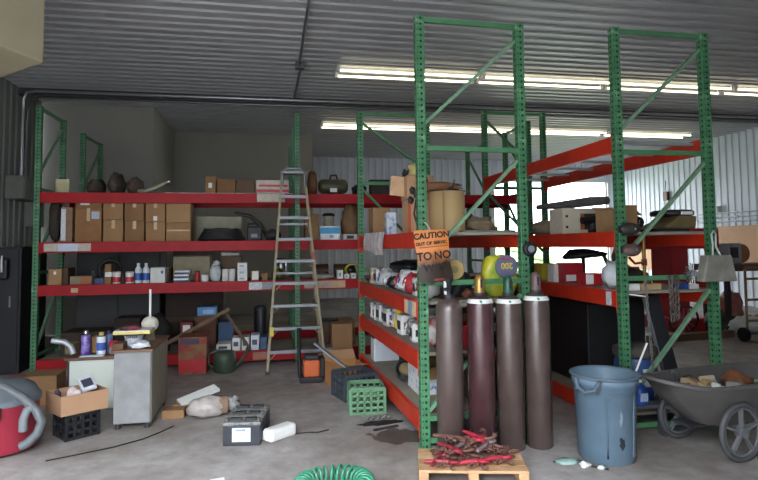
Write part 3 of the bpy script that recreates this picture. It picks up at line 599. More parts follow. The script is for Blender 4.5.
# grey steel pedestal
zp=.71; t=thing('steel_cabinet','grey scuffed steel cabinet pulled out in front of the white cabinet','cabinet',(-1.27,6.0,0))
mb=MB(); mb.box(-.165,-.29,.05,.165,.55,zp); build('body',mb,m_gsteel,t,bevel=.006)
build('side_panel',MB().box(.166,-.28,.06,.17,.54,zp-.01),mat('#8a8474',.5,var=.1),t)
build('door',MB().box(-.16,-.302,.06,.16,-.291,zp-.01),mat('#7d7d7d',.5,.0,var=.16,scale=7),t,bevel=.003)
for x,y in ((-.13,-.25),(.13,-.25),(-.13,.5),(.13,.5)): build('foot',MB().cyl((x,y,0),(x,y,.05),.025,n=10),m_dark,t)
mb=MB(); mb.box(-.19,-.305,zp,.185,.57,zp+.022); build('top',mb,m_brtop,t,bevel=.004)
ztop_g=zp+.022
# white cabinet
t=thing('white_cabinet','low white cabinet with brown top and chrome edge left of grey steel one','cabinet',(-1.84,6.76,0)); zw=.52
build('body',MB().box(-.235,-.29,.0,.235,.3,zw),m_desk,t,bevel=.008); build('edge_strip',MB().box(-.245,-.3,.02,-.215,-.285,zw-.01),m_chrome,t); build('top',MB().box(-.26,-.32,zw,.24,.32,zw+.03),m_brtop,t,bevel=.005)
ztop_w=zw+.03
def onw(px,Y): return aY(px,345,Y).x
def spray(label,px,yt,Y,z,col,capc,band=None,r=.033,group=None):
    h=aY(px,yt,Y).z-z; t=thing('spray_can',label,'spray can',(aY(px,yt,Y).x,Y,z),0,group)
    build('body',MB().lathe([(r*.95,0),(r,.006),(r,h*.76),(r*.85,h*.81)],18),col,t); build('shoulder',MB().lathe([(r*.85,h*.81),(r*.5,h*.87)],18),m_chrome,t); build('cap',MB().lathe([(r*.55,h*.86),(r*.55,h*.98),(r*.4,h)],14),capc,t)
    if band: build('label_band',MB().lathe([(r*1.02,h*.2),(r*1.02,h*.55)],18,cap=False),band,t)
spray('purple spray can with silver top standing on the white cabinet',86,330,6.6,ztop_w,mat('#5b3a8c',.35,hex2='#8f7fc0',scale=16),m_chrome,r=.045)
spray('white spray can with blue stripes and yellow top on the white cabinet',101.5,332,6.58,ztop_w,mat('#d8dce4',.35),mat('#b8a860',.4),mat('#3f5fae',.4),r=.046)
spray('dark blue capped bottle behind the white spray can on the cabinet',109,330,6.7,ztop_w,mat('#5a6a9a',.4),mat('#2c2a5a',.4),r=.04)
carton_at('small open tan carton between the spray cans on the white cabinet',onw(91.5,6.72),onw(98,6.72),6.72,ztop_w,.17,.1,m_card2,tape=False)
t=thing('tray','thin pale blue tray lying under the spray cans on the cabinet','tray',(onw(95,6.5),6.5,ztop_w)); build('body',MB().box(-.14,-.04,0,.1,.03,.012),mat('#a9bccb',.4),t)
c=aY(116,346,6.62); t=thing('jar','clear jar with red lid at the right end of the white cabinet','jar',(onw(114,6.62),6.62,ztop_w)); build('body',MB().lathe([(.045,0),(.05,.01),(.05,.08)],16),mat('#8a7f80',.2,var=.2),t); build('lid',MB().lathe([(.052,.08),(.052,.12),(.03,.135)],16),m_red,t)
t=thing('wood_block','tan wooden block at the left end of the white cabinet','block',(onw(71,6.7),6.74,ztop_w)); build('body',MB().cbox((0,0,.06),(.11,.14,.12)),mat('#6c6246',.8),t,bevel=.01)
# bent grey bracket leaning at the left
p=[aY(50,339,6.42),aY(57,345,6.42),aY(63,360,6.42)]; mb=MB(); mb.tube([Vector((-2.03,6.5,.585)),Vector((-2.06,6.5,.66)),Vector((-2.12,6.5,.71)),Vector((-2.24,6.5,.73))],.03,8); t=solo('downspout','bent pale grey pipe elbow lying over the left end of white cabinet top','pipe',mb,mat('#a8acb0',.4,.4))
# stack on grey cabinet
Yg=5.95
t=thing('paper_pail','white printed pail on the grey cabinet with a yellow board on it','pail',(aY(134,345,Yg).x,Yg,ztop_g)); hp=aY(134,333,Yg).z-ztop_g
build('body',MB().lathe([(.075,0),(.09,hp)],20),mat('#b8bcc4',.5,hex2='#6f86a4',scale=18,amt=.42),t); build('rim',MB().torus((0,0,hp-.008),.09,.008,n=20,k=6),m_dark,t)
text(t,'SWEEP',.035,(0,-.093,hp*.78),FRONT,m_black)
zb_=ztop_g+hp; t=thing('yellow_board','flat yellow edged board lying on top of the white pail','board',(aY(134,330,Yg).x,Yg,zb_)); build('panel',MB().box(-.17,-.1,0,.17,.14,.028),mat('#c8b668',.6,var=.15),t,bevel=.003); build('top_sheet',MB().box(-.165,-.095,.028,.165,.13,.034),m_white,t)
t=thing('gloves','red and dark rag heap on the yellow board','rag',(aY(130,328,Yg).x,Yg,zb_+.034)); build('body',MB().blob((0,0,.02),(.1,.07,.025),3,.3,flat=0),mat('#7a3038',.9,hex2='#2c2226',scale=12),t)
t=thing('ball_float','white ball on a thin upright white rod behind the yellow board','float',(aY(150,325,6.3).x,6.3,ztop_g)); cz=aY(150,324,6.3).z-ztop_g; 
build('stand',MB().lathe([(.07,0),(.05,.02),(.045,cz-.06)],16),mat('#8f8876',.6),t); build('ball',MB().blob((0,0,cz),(.085,.085,.08),1,0,nu=24,nv=14),mat('#d8d4c4',.4,var=.03),t); build('rod',MB().cyl((.0,0,cz+.07),(0,0,cz+.36),.012,n=8),m_white,t)
t=thing('bag_of_parts','small clear plastic bag of parts at the front right edge of grey cabinet','bag',(aY(141,349,5.8).x,5.79,ztop_g)); build('body',MB().blob((0,0,.03),(.09,.07,.035),11,.3,flat=0),m_clear,t)
t=thing('wood_scrap','dark wooden offcut beside the white pail on the grey cabinet','offcut',(aY(121,347,5.85).x,5.8,ztop_g)); build('body',MB().cbox((0,0,.03),(.1,.16,.06)),m_brown,t,bevel=.006)
# cartons behind
carton_at('brown carton on the floor left of the white cabinet',-2.62,-2.27,6.75,0,.32,.35,m_card3,tape=False)
t=carton_at('small red box left of the brown carton on the floor',-2.9,-2.66,6.9,0,.28,.2,m_red,tape=False)
# milk crate builder
def crate(label,loc,rz,w,d,h,m,nx=5,nz=3,group=None):
    t=thing('milk_crate',label,'crate',loc,rz,group); e=.012
    def side(p0,p1,n):
        p0=Vector(p0);p1=Vector(p1); mb=MB()
        for k in range(nz+1):
            z=e/2+ (h-e)*k/nz; th=.04 if k in (0,nz) else .022
            mb.bar((p0.x,p0.y,z),(p1.x,p1.y,z),e,th)
        for k in range(n+1):
            q=p0.lerp(p1,k/n); mb.bar((q.x,q.y,0),(q.x,q.y,h),.022 if 0<k<n else .03,e,(p1-p0).normalized().cross(Vector((0,0,1))))
        build('side_panel',mb,m,t)
    side((-w/2,-d/2,0),(w/2,-d/2,0),nx); side((-w/2,d/2,0),(w/2,d/2,0),nx); side((-w/2,-d/2,0),(-w/2,d/2,0),nx); side((w/2,-d/2,0),(w/2,d/2,0),nx)
    mb=MB()
    for k in range(6): x=-w/2+w*(k+.5)/6; mb.box(x-.012,-d/2,0.002,x+.012,d/2,.012)
    build('bottom',mb,m,t); return t
crate('black milk crate under the open cardboard box on the floor',(-1.73,5.66,0),rad(38),.27,.27,.22,mat('#1b1c20',.5),4,3)
t=thing('cardboard_box','open cardboard box of papers sitting on the black milk crate','box',(-1.73,5.66,.232),rad(38)); w_,d_,h_=.40,.36,.17; e=.008
mb=MB(); mb.box(-w_/2,-d_/2,0,w_/2,d_/2,e); mb.box(-w_/2,-d_/2,e,w_/2,-d_/2+e,h_); mb.box(-w_/2,d_/2-e,e,w_/2,d_/2,h_); mb.box(-w_/2,-d_/2+e,e,-w_/2+e,d_/2-e,h_); mb.box(w_/2-e,-d_/2+e,e,w_/2,d_/2-e,h_); build('body',mb,mat('#a58062',.75,var=.06,scale=4),t)
o=solo('crumpled_paper','crumpled pale paper packing in the open cardboard box on the milk crate','paper',MB().blob((0,0,.08),(.1,.1,.09),6,.3,flat=0),mat('#cdbcbc',.8,var=.2,bump=.4,scale=20),(-1.73,5.65,.242))
R_=Euler((.5,.12,.7)).to_matrix(); t=thing('telephone','grey and white calculator lying in the open cardboard box on papers','calculator',(-1.66,5.69,.45),rot=Euler((.42,-.18,.5))); build('body',MB().cbox((0,0,0),(.12,.2,.035)),mat('#c4c6cc',.5),t,bevel=.006); build('keypad',MB().cbox((0,-.02,.02),(.085,.11,.006)),mat('#3a3c4a',.5),t)
solo('dark_cloth','dark striped cloth in the left of the open cardboard box','cloth',MB().blob((0,0,.09),(.035,.035,.1),8,.15,flat=0),mat('#3c2c3a',.9,var=.4,scale=20),(-1.87,5.58,.242))
# shop vacuum
m_vr=mat('#93283a',.45,var=.08,scale=4)
t=thing('shop_vacuum','red drum shop vacuum with grey lid and thick grey hose at far left','vacuum',(-2.235,5.36,0)); 
build('drum',MB().lathe([(.27,.03),(.29,.05),(.29,.4),(.3,.41)],30),m_vr,t); build('lid',MB().lathe([(.305,.41),(.305,.45),(.29,.46),(.25,.53),(.16,.585),(.0,.60)],30),mat('#565d62',.5,var=.15,scale=8),t)
build('latch',MB().cbox((.1,-.29,.37),(.05,.035,.1)),m_dark,t,bevel=.006)
for a in (.2,1.8,3.4,5.0): build('caster',MB().cyl((.24*math.cos(a),.24*math.sin(a)-.02,.025),(.24*math.cos(a),.24*math.sin(a)+.02,.025),.025,n=12),m_black,t)
pts=[(-.35,-.05,.57),(-.1,-.12,.59),(.1,-.16,.55),(.25,-.2,.47),(.36,-.22,.37),(.40,-.22,.28),(.375,-.23,.19),(.31,-.25,.125),(.26,-.26,.10)]
build('hose',MB().tube(pts,.036,12),mat('#595d60',.5,var=.12,scale=8),t); build('hose_cuff',MB().tube([(.275,-.25,.22),(.275,-.25,.31),(.295,-.24,.38),(.33,-.23,.40)],.033,12),mat('#6a6e72',.5),t)
# dark things at far left
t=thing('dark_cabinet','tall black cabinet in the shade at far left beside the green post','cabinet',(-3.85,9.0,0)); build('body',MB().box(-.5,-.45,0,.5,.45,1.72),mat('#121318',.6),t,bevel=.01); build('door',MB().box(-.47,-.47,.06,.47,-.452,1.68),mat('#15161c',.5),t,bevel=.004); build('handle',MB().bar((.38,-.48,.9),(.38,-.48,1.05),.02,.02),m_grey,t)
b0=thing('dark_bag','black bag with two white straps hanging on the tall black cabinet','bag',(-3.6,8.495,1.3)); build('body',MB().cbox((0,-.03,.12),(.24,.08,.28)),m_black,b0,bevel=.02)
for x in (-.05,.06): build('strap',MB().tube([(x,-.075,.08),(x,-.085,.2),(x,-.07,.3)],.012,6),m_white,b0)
t=thing('dark_backing','dark locker shape added behind the left rack bay to darken its gaps','cabinet',(-2.35,9.87,0)); build('body',MB().box(-.62,-.3,0,.62,.3,1.66),mat('#1f1d1d',.6,var=.2),t,bevel=.01)  # added dark block standing in for the gloom behind the lower shelves
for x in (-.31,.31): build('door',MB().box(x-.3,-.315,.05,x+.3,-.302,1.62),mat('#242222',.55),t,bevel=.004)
t=thing('dark_backing','dark brown crate shape added behind the middle of left bay to darken its gaps','crate',(-1.2,9.87,0)); build('body',MB().box(-.45,-.3,0,.45,.3,1.2),mat('#33271f',.75,var=.2),t,bevel=.01); build('batten',MB().box(-.45,-.315,.5,.45,-.302,.58),mat('#4a3a2c',.75),t); t.name='dark_backing_low'  # second added block, keeps the gaps behind the bay dark
# batteries
m_bat=mat('#2b2d34',.45,var=.15,scale=10); m_batt=mat('#5c5f62',.55,hex2='#84847c',scale=25)
c0=aZ(222.5,447); c1=aZ(260,446); wB=(c1-c0).length; ang=math.atan2(c1.y-c0.y,c1.x-c0.x); mid=(c0+c1)/2
bt=None
for i,l in enumerate(('frontmost of the three black batteries, with a white label','middle one of the three black batteries on the floor','rearmost of the three black batteries on the floor')):
    p=(mid.x-math.sin(ang)*(.1+.19*i),mid.y+math.cos(ang)*(.1+.19*i),0)
    t=thing('battery',l,'battery',p,ang,'black batteries on the floor'); w2=wB/2
    build('case',MB().box(-w2,-.088,0,w2,.088,.17),m_bat,t,bevel=.006); build('lid',MB().box(-w2-.004,-.09,.17,w2+.004,.09,.195),m_batt,t,bevel=.006)
    for k in (-1,1): build('cap_strip',MB().cbox((k*w2*.4,0,.203),(w2*.6,.06,.018)),m_dark,t,bevel=.004)
    for k in (-1,1): build('terminal',MB().cyl((k*w2*.86,-.05,.195),(k*w2*.86,-.05,.215),.012,n=10),m_steel,t)
    if i==0: build('label',MB().box(-.08,-.091,.035,.075,-.089,.15),mat('#c8d0d8',.5,var=.12,scale=60),t); text(t,'DANGER',.022,(-.01,-.0915,.13),FRONT,m_blue)
# white bundle, wrapped roll, scraps
t=thing('foam_block','white wrapped block lying on the floor right of the batteries','block',(.08,5.16,0),rad(40)); build('body',MB().cbox((0,0,.055),(.3,.13,.11)),mat('#dcdcd8',.5,var=.06,bump=.2),t,bevel=.03); build('wrapper_end',MB().cbox((-.152,0,.055),(.006,.09,.07)),m_paper,t)
solo('wire','thin black wire trailing on the floor from the white block','wire',MB().tube([(.2,5.22,.006),(.33,5.24,.006),(.42,5.22,.006),(.52,5.27,.006)],.006,6),m_black)
t=thing('wrapped_roll','roll wrapped in clear plastic lying on the floor behind the batteries','roll',(-.6,5.93,0),rad(12)); mb=MB(); mb.T=Matrix.Translation((0,0,.105)); mb.blob((0,0,0),(.2,.11,.105),9,.12,3,20,12,flat=-.105); build('wrap',mb,mat('#a39a94',.35,var=.25,scale=12,bump=.6),t); build('brown_core',MB().cyl((-.0,0,.11),(.17,0,.11),.09,n=16),mat('#8a6f5a',.8),t); build('twisted_end',MB().blob((.23,.02,.1),(.06,.05,.07),10,.4),mat('#8d8a88',.35,var=.3,bump=.6,scale=20),t)
carton_at('small low tan box on the floor left of the plastic wrapped roll',-1.05,-.84,5.95,0,.085,.16,m_card3,tape=False)
t=thing('foam_sheet','white flat panel tilted up behind the small tan box on the floor','panel',(-.75,6.35,.12),rot=Euler((.2,-.22,.5))); build('body',MB().cbox((0,0,0),(.42,.14,.03)),m_white,t,bevel=.004)
carton_at('flattened tan carton on the floor under the tilted white panel',-1.0,-.72,6.28,0,.05,.25,m_card2,tape=False)
solo('floor_cable','black cable lying in a loose curve on the floor before the cabinets','cable',MB().tube([(-1.75,5.0,.008),(-1.5,5.12,.008),(-1.3,5.22,.008),(-1.1,5.38,.008),(-.98,5.55,.008),(-.9,5.7,.008)],.005,6),m_black)
solo('paper_scrap','small white paper scrap on the bare floor before the batteries','scrap',MB().box(-.05,-.02,0,.05,.02,.004),m_paper,(-.38,4.35,0),.2)
# orange machine
t=thing('portable_heater','small orange bodied machine with black handle on the floor beyond crates','machine',(.50,7.22,0)); build('body',MB().box(-.1,-.1,.06,.1,.1,.27),mat('#c8602f',.45,var=.08),t,bevel=.025); build('base',MB().box(-.15,-.13,0,.13,.13,.07),m_black,t,bevel=.015); build('top',MB().box(-.09,-.09,.27,.09,.09,.33),m_dark,t,bevel=.02); build('side_tank',MB().box(.1,-.08,.05,.17,.09,.3),m_black,t,bevel=.02)
build('handle',MB().tube([(-.14,0,.05),(-.15,0,.3),(-.155,0,.6),(-.15,0,.66)],[.025,.025,.02,.03],8),m_black,t)
# crates + boxes
crate('green plastic milk crate on the floor beside the middle rack',(.965,5.84,0),rad(-4),.34,.34,.25,mat('#648e6a',.5,var=.08),5,4)
t=crate('dark grey plastic crate on the floor just behind the green crate',(.92,6.38,0),rad(16),.38,.36,.27,mat('#3c434c',.5,var=.1),6,3)
t=thing('cardboard_box','open cardboard box with raised flaps behind the dark grey crate','box',(.885,6.98,0),rad(8)); w_,d_,h_=.40,.36,.26
mb=MB(); mb.box(-w_/2,-d_/2,0,w_/2,d_/2,e); mb.box(-w_/2,-d_/2,e,w_/2,-d_/2+e,h_); mb.box(-w_/2,d_/2-e,e,w_/2,d_/2,h_); mb.box(-w_/2,-d_/2+e,e,-w_/2+e,d_/2-e,h_); mb.box(w_/2-e,-d_/2+e,e,w_/2,d_/2-e,h_); build('body',mb,mat('#b8824e',.75,var=.08),t)
mb=MB(); mb.bar((-w_/2,-.02,h_+.0),(-w_/2,-.02,h_+.02),.3,.01); 
for a,b_,c_ in (((-w_/2,-d_/2,h_),(w_/2,-d_/2,h_),(0,-.16,.03)),((-w_/2,d_/2,h_),(w_/2,d_/2,h_),(0,.12,.1)),((w_/2,-d_/2,h_),(w_/2,d_/2,h_),(.04,0,-.1))):
    a=Vector(a);b_=Vector(b_);c_=Vector(c_); u=Vector((0,0,-.006)); mb=MB(); mb.add([a,b_,b_+c_,a+c_,a+u,b_+u,b_+c_+u,a+c_+u],[(0,1,2,3),(7,6,5,4),(0,4,5,1),(1,5,6,2),(2,6,7,3),(3,7,4,0)]); build('flap',mb,mat('#ab8462',.75,var=.08),t)
R_=thing('grey_board','grey painted board leaning against the open cardboard box','board',tuple(aY(330,355,6.62)),rot=Euler((.0,.66,-.2))); build('panel',MB().cbox((0,0,0),(.46,.09,.02)),mat('#70767c',.5,.3),R_)
ZB4=LB[3]-.003; t=thing('white_appliance','small white boxy appliance on the bottom shelf at its far end, middle rack','appliance',(1.40,7.0,ZB4)); build('body',MB().box(-.16,-.1,0,.16,.12,.28),mat('#d5d9de',.4,var=.04),t,bevel=.012); build('front_panel',MB().box(-.145,-.108,.02,.145,-.1,.26),mat('#c6ccd4',.4,var=.03),t,bevel=.004); build('top_rim',MB().box(-.163,-.11,.28,.163,.125,.29),m_dark,t)
carton_at('tan carton on the floor beside the dark fibre drum right of the ladder',.82,1.1,7.75,0,.62,.3,m_card3,tape=False)
for i,(x,y,m,l) in enumerate(((.765,7.62,m_red,'small red can on the floor before the tan carton'),)):
    t=thing('can',l,'can',(x,y,0)); build('body',MB().lathe([(.06,0),(.062,.01),(.062,.3),(.05,.31)],16),m,t); build('lid',MB().lathe([(.064,.3),(.05,.33),(.0,.33)],16),m_grey,t)
# oil soaked rag with a chain
t=solo('oily_rag','black oily rag spread flat on the floor under the small chain','rag',MB().blob((0,0,.0),(.2,.07,.014),7,.3,3,24,8,flat=0),mat('#1c1917',.7,var=.3),(1.02,5.37,0),.12)
def chain_links(p0,p1,n,r,w,sag=0.0,m=None,parent=None):
    p0=Vector(p0);p1=Vector(p1); out=[]
    for i in range(n):
        f=(i+.5)/n; p=p0.lerp(p1,f)-Vector((0,0,sag*4*f*(1-f))); f2=f+.01; q=p0.lerp(p1,f2)-Vector((0,0,sag*4*f2*(1-f2)))
        d=(q-p).normalized(); ax=d.cross(Vector((0,1,0)) if abs(d.y)<.8 else Vector((1,0,0))).normalized()
        if i%2: ax=d.cross(ax)
        mb=MB(); u=d; v=ax.cross(u); L=(p1-p0).length/n*.72
        pts=[p+u*(L*math.cos(2*PI*k/12))+v*(r*math.sin(2*PI*k/12)) for k in range(12)]
        mb.tube(pts,w,6,closed=True); out.append(mb)
    return out
def chain(label,p0,p1,n,r,w,m,sag=0.0,name='chain'):
    t=thing(name,label,'chain',(0,0,0))
    for mb in chain_links(p0,p1,n,r,w,sag): build('link',mb,m,t)
    return t
chain('short steel chain lying on the black oily rag on the floor',(.87,5.36,.046),(1.13,5.42,.046),9,.016,.006,m_steel)
t=thing('oily_bar','dark flat steel bar on the oily floor beside the rack foot','bar',(0,0,0)); build('bar',MB().bar((.92,5.16,.008),(1.16,5.24,.008),.03,.014),m_dark,t)
# ladder
m_lad=mat('#94886a',.5,var=.1,scale=6); m_al=mat('#83868a',.45,.4,var=.1)
t=thing('stepladder','tall tan stepladder with grey steps standing before the back rack','ladder',(.33,8.0,0))
BL=aY(268,362,7.75); 
yb,yt_,zt=-.28,.06,2.72; xb0,xb1=-.375,.40; xt0,xt1=-.17,.14
def lp(s,z):
    f=z/zt; return Vector(((xb0+(xt0-xb0)*f) if s<0 else (xb1+(xt1-xb1)*f), yb+(yt_-yb)*f, z))
for s in (-1,1): build('front_rail',MB().bar(lp(s,0),lp(s,zt),.035,.07,(0,1,0)),m_lad,t,bevel=.004); build('rubber_foot',MB().cbox(lp(s,.02),(.05,.09,.04)),m_black,t)
for k in range(9):
    z=.3*(k+1)-.02
    if z>zt-.1: break
    a,b_=lp(-1,z),lp(1,z); build('step',MB().bar(a,b_,.085,.045),m_al,t,bevel=.004)
    if k<5:
        for s,q in ((-1,a),(1,b_)): build('step_brace',MB().bar(q+Vector((-s*.11,-.03,0)),lp(s,z-.12)+Vector((0,-.02,0)),.02,.008),m_lad,t)
for s in (-1,1):
    x=(xb0 if s<0 else xb1)*1.02; build('rear_rail',MB().bar((x*.98,.36,0),((xt0 if s<0 else xt1),.1,zt),.03,.03),m_lad,t)
for z in (.5,1.3,2.0): 
    f=z/zt; build('rear_bar',MB().bar((xb0+(xt0-xb0)*f,.36-.26*f,z),(xb1+(xt1-xb1)*f,.36-.26*f,z),.02,.03),m_al,t)
build('top_cap',MB().box(xt0-.03,-.04,zt-.02,xt1+.03,.16,zt+.02),m_al,t,bevel=.008)
build('guard_rail',MB().tube([(xt0,.0,zt-.2),(xt0-.0,-.03,zt-.02),(xt0+.05,-.05,zt+.05),(xt1-.05,-.05,zt+.05),(xt1,-.03,zt-.02),(xt1,0,zt-.2)],.018,8),m_al,t)
l0=lp(-1,.55); build('sticker',MB().cbox(l0+Vector((.02,-.045,0)),(.05,.004,.12)),mat('#c8b83a',.5),t)
build('red_sticker',MB().cbox(lp(1,1.55)+Vector((.0,-.045,0)),(.035,.004,.1)),m_red,t)
# ================================================================== LOADS OF THE MIDDLE RACK
ZB=[z-.003 for z in LB]; ZC=[z-.003 for z in LCx]
def sack(label,x,y,z,rx,ry,rz,m,seed,amp=.16,cat='bag',name='bag',group=None,bandm=None,rot=0):
    t=thing(name,label,cat,(x,y,z),rot,group); build('body',MB().blob((0,0,rz*.92),(rx,ry,rz),seed,amp,2.2,flat=0),m,t)
    if bandm: 
        mb=MB(); mb.cbox((-rx*1.02,0,rz*.95),(.012,ry*.8,rz*.7)); build('print',mb,bandm,t,bevel=.004)
    return t
def yAt(px,X): return aX(px,250,X).y
m_bagw=mat('#d4d6d6',.35,var=.12,scale=14,bump=.5); m_bagr=mat('#a8323a',.35,var=.3,scale=14,bump=.5); m_bagk=mat('#202228',.35,var=.3,scale=14,bump=.5)
m_stripe=mat('#d8d8d4',.4,hex2='#55504c',scale=18,amt=.42)
# second and third levels: packets along the aisle edge, far to near
ORD=['first','second','third','fourth','fifth','sixth','seventh','eighth','ninth','tenth','eleventh','twelfth','thirteenth']
def packet_row(lev,word,rows,seed):
    r=random.Random(seed)
    for i,(kind,col,look,Y,hh) in enumerate(rows):
        x=BW(1.43,Y)+r.uniform(-.01,.02); lb=look+' '+ORD[i]+' from the far end of '+word+' shelf, middle rack'
        if kind=='b':
            t=thing('parts_bag',lb,'bag',(x,Y,ZB[lev]),r.uniform(-.3,.3),'bags and packets on the '+word+' shelf of the middle rack')
            build('body',MB().blob((0,0,hh*.47),(.115,.1,hh*.52),seed+i,.2,2.6,20,12,flat=0),col,t)
            build('print',MB().cbox((-.118+.01,-.01,hh*.5),(.012,.07,hh*.42),Euler((.2*(i%3-1),.25,0)).to_matrix()),[m_dark,m_red,m_blue,m_paper][i%4],t,bevel=.004)
            build('seal',MB().cbox((.0,.0,hh*.98),(.12,.012,.05),Euler((.5,0,r.uniform(-.6,.6))).to_matrix()),m_bagw,t)
        else:
            t=thing('packet',lb,'packet',(x,Y,ZB[lev]),r.uniform(-.12,.12),'bags and packets on the '+word+' shelf of the middle rack')
            build('body',MB().box(-.1,-.085,0,.12,.085,hh),col,t,bevel=.012)
            build('print',MB().box(-.103,-.06,hh*.25,-.1,.05,hh*.7),m_dark if col!=m_dark else m_paper,t)
            build('end_print',MB().box(-.07,-.088,hh*.3,.06,-.085,hh*.65),[m_red,m_blue,m_dark][i%3],t)
m_tan=mat('#a8937a',.6,hex2='#d6d0c6',scale=16); m_redw=mat('#b02c34',.35,hex2='#d8d4d0',scale=9,bump=.4); m_wred=mat('#d4d4d4',.35,hex2='#a82c34',scale=8,amt=.36,bump=.4); m_silv=mat('#b4b6b8',.25,hex2='#66686c',scale=13,bump=.6)
packet_row(1,'second',(('p',m_tan,'tan striped packet',7.15,.2),('p',m_stripe,'striped white packet',6.93,.19),('b',m_bagw,'white bag with blue print',6.68,.2),('b',m_bagw,'white low bag',6.42,.15),('b',m_bagk,'black low bag',6.16,.15),('b',m_redw,'red and white bag',5.9,.2),('b',m_bagw,'white bag with blue print',5.66,.2),('b',m_bagr,'dark red bag',5.43,.21),('p',m_paper,'clean white packet',5.22,.17),('b',m_wred,'white bag with red patches',5.0,.22)),400)
packet_row(2,'third',(('p',m_stripe,'striped packet',7.15,.19),('p',m_paper,'white packet',6.95,.17),('p',m_stripe,'striped packet',6.75,.2),('p',m_paper,'plain white packet',6.55,.19),('p',m_stripe,'striped packet',6.35,.2),('b',m_bagw,'white bag',6.12,.16),('p',m_paper,'white packet with dark print',5.72,.2),('b',m_silv,'shiny silver bag',5.48,.2),('p',m_stripe,'striped packet',5.26,.18),('b',m_redw,'shiny red bag',5.02,.25)),430)
sack('large black bag lying over the low bags in the middle of second shelf',BW(1.56,6.3),6.3,ZB[1]+.165,.17,.3,.075,m_bagk,102)
sack('grey translucent plastic sheet bunched behind the packets on second shelf',1.8,5.8,ZB[1],.13,.25,.16,mat('#a4a8ac',.3,var=.15,bump=.5),120,.2,'plastic sheet','plastic_sheet')
carton_at('brown carton in the depth of second shelf behind the black bag',1.68,2.0,6.5,ZB[1],.3,.4,m_card3,tape=False)
sack('dark oily parts heap in the depth of second shelf behind the sign',1.78,5.2,ZB[1],.11,.16,.12,m_dark,122,.2,'heap','parts_heap')
t=thing('spring_clamp','yellow spring clamp standing upright among packets on the third shelf','clamp',(BW(1.40,5.92),5.92,ZB[2]+.034)); build('jaw',MB().tube([(-.03,-.05,.0),(-.02,-.03,.12),(.0,-.05,.26)],[.035,.03,.018],8),m_yellow,t); build('jaw',MB().tube([(-.03,.06,.0),(-.02,.03,.12),(0,.06,.25)],[.035,.03,.018],8),m_yellow,t); build('pivot',MB().cyl((-.045,0,.1),(.0,0,.1),.03,n=12),m_dark,t)
t=carton_at('white box with a black round hole behind the yellow clamp',1.62,1.9,5.85,ZB[2],.24,.3,m_paper,tape=False); build('hole',MB().cyl((-.03,-.152,.15),(-.03,-.149,.15),.035,n=14),m_black,t)
carton_at('red carton in the depth of third shelf toward its far end',1.62,1.95,6.6,ZB[2],.26,.4,m_red,tape=False)
carton_at('brown carton in the depth of third shelf behind the silver bag',1.68,2.08,5.2,ZB[2],.26,.5,m_card3,tape=False)
# bottom level
t=carton_at('open carton with blue spotted white side at the near end of bottom shelf',1.36,1.72,5.2,ZB[3],.27,.42,m_card2,open_=True); build('print',MB().box(-.165,-.214,.02,.1,-.211,.255),mat('#e0e4ea',.5,hex2='#4f78b4',scale=26,amt=.36),t); build('side_print',MB().box(-.184,-.2,.02,-.181,.2,.255),mat('#e0e4ea',.5,hex2='#4f78b4',scale=26,amt=.36),t)
t=thing('straw_hat','tan brimmed straw hat lying on the bottom shelf behind the spotted carton','hat',(1.5,6.15,ZB[3])); build('brim',MB().lathe([(.19,.025),(.17,.012),(.11,.02),(.1,.03)],24),mat('#a58f68',.8),t); build('crown',MB().blob((0,0,.05),(.11,.11,.09),4,.08,flat=.02),mat('#a58f68',.8),t)
sack('dark crumpled sack on the bottom shelf beyond the straw hat',1.78,6.4,ZB[3],.16,.2,.13,m_brown,160,.2)
t=thing('looped_cable','black cord looped over the near end of the bottom shelf beyond carton','cord',(1.38,5.78,ZB[3])); mb=MB()
for k in range(4): mb.torus((0,.02*k,.13),.11-.01*k,.01,(.5,1,.1),18,6)
build('loop',mb,m_black,t)
carton_at('dark carton in the depth of bottom shelf behind gas cylinders',1.78,2.14,5.0,ZB[3],.3,.5,mat('#3a2e28',.8),tape=False)
# top shelf (z 1.81)
bt=carton_at('tan carton far down the top shelf with a plastic bag before it',1.25,1.47,6.9,ZB[0],.36,.32,m_card2,tape=False)
t=thing('plastic_sheet','clear pinkish plastic sheet hanging crumpled over the far half of the top beam','plastic sheet',(1.19,6.3,1.8)); mb=MB(); nu,nv=26,9; vs=[]
for k in range(nv+1):
    for i in range(nu+1):
        u=i/nu; v=k/nv; y=-.45+1.1*u; ln=(.2+.025*math.sin(u*6)+.008*math.sin(u*19))*v
        vs.append((-.0332*(y-0)-.022-.02*math.sin(v*PI*.8)-.005*math.sin(u*34+2*v)-.004*math.sin(u*61)*v, y+.01*math.sin(v*9+u*20), .03*(1-v)**2*1-ln+.0))
q=len(vs); vs+=[(x+.003,y,z) for x,y,z in vs]; fs=[(k*(nu+1)+i,(k+1)*(nu+1)+i,(k+1)*(nu+1)+i+1,k*(nu+1)+i+1) for k in range(nv) for i in range(nu)]; fs+=[tuple(q+j for j in f[::-1]) for f in fs]
build('body',mb.add(vs,fs,True),mat('#d6caca',.22,var=.2,bump=.4,scale=14),t)
t=carton_at('blue and white packet standing on the top shelf left of the leaning carton',1.28,1.39,6.2,ZB[0],.26,.14,mat('#d4dae2',.4,hex2='#4a78b8',scale=14,amt=.42),tape=False)
t=carton_at('tall pinkish tan carton standing near the front post on the top shelf',1.31,1.56,5.32,ZB[0],.33,.26,mat('#bb9274',.75,var=.06),tape=False); build('red_edge',MB().box(-.128,-.134,0,-.1,-.13,.33),mat('#b5582e',.7),t)
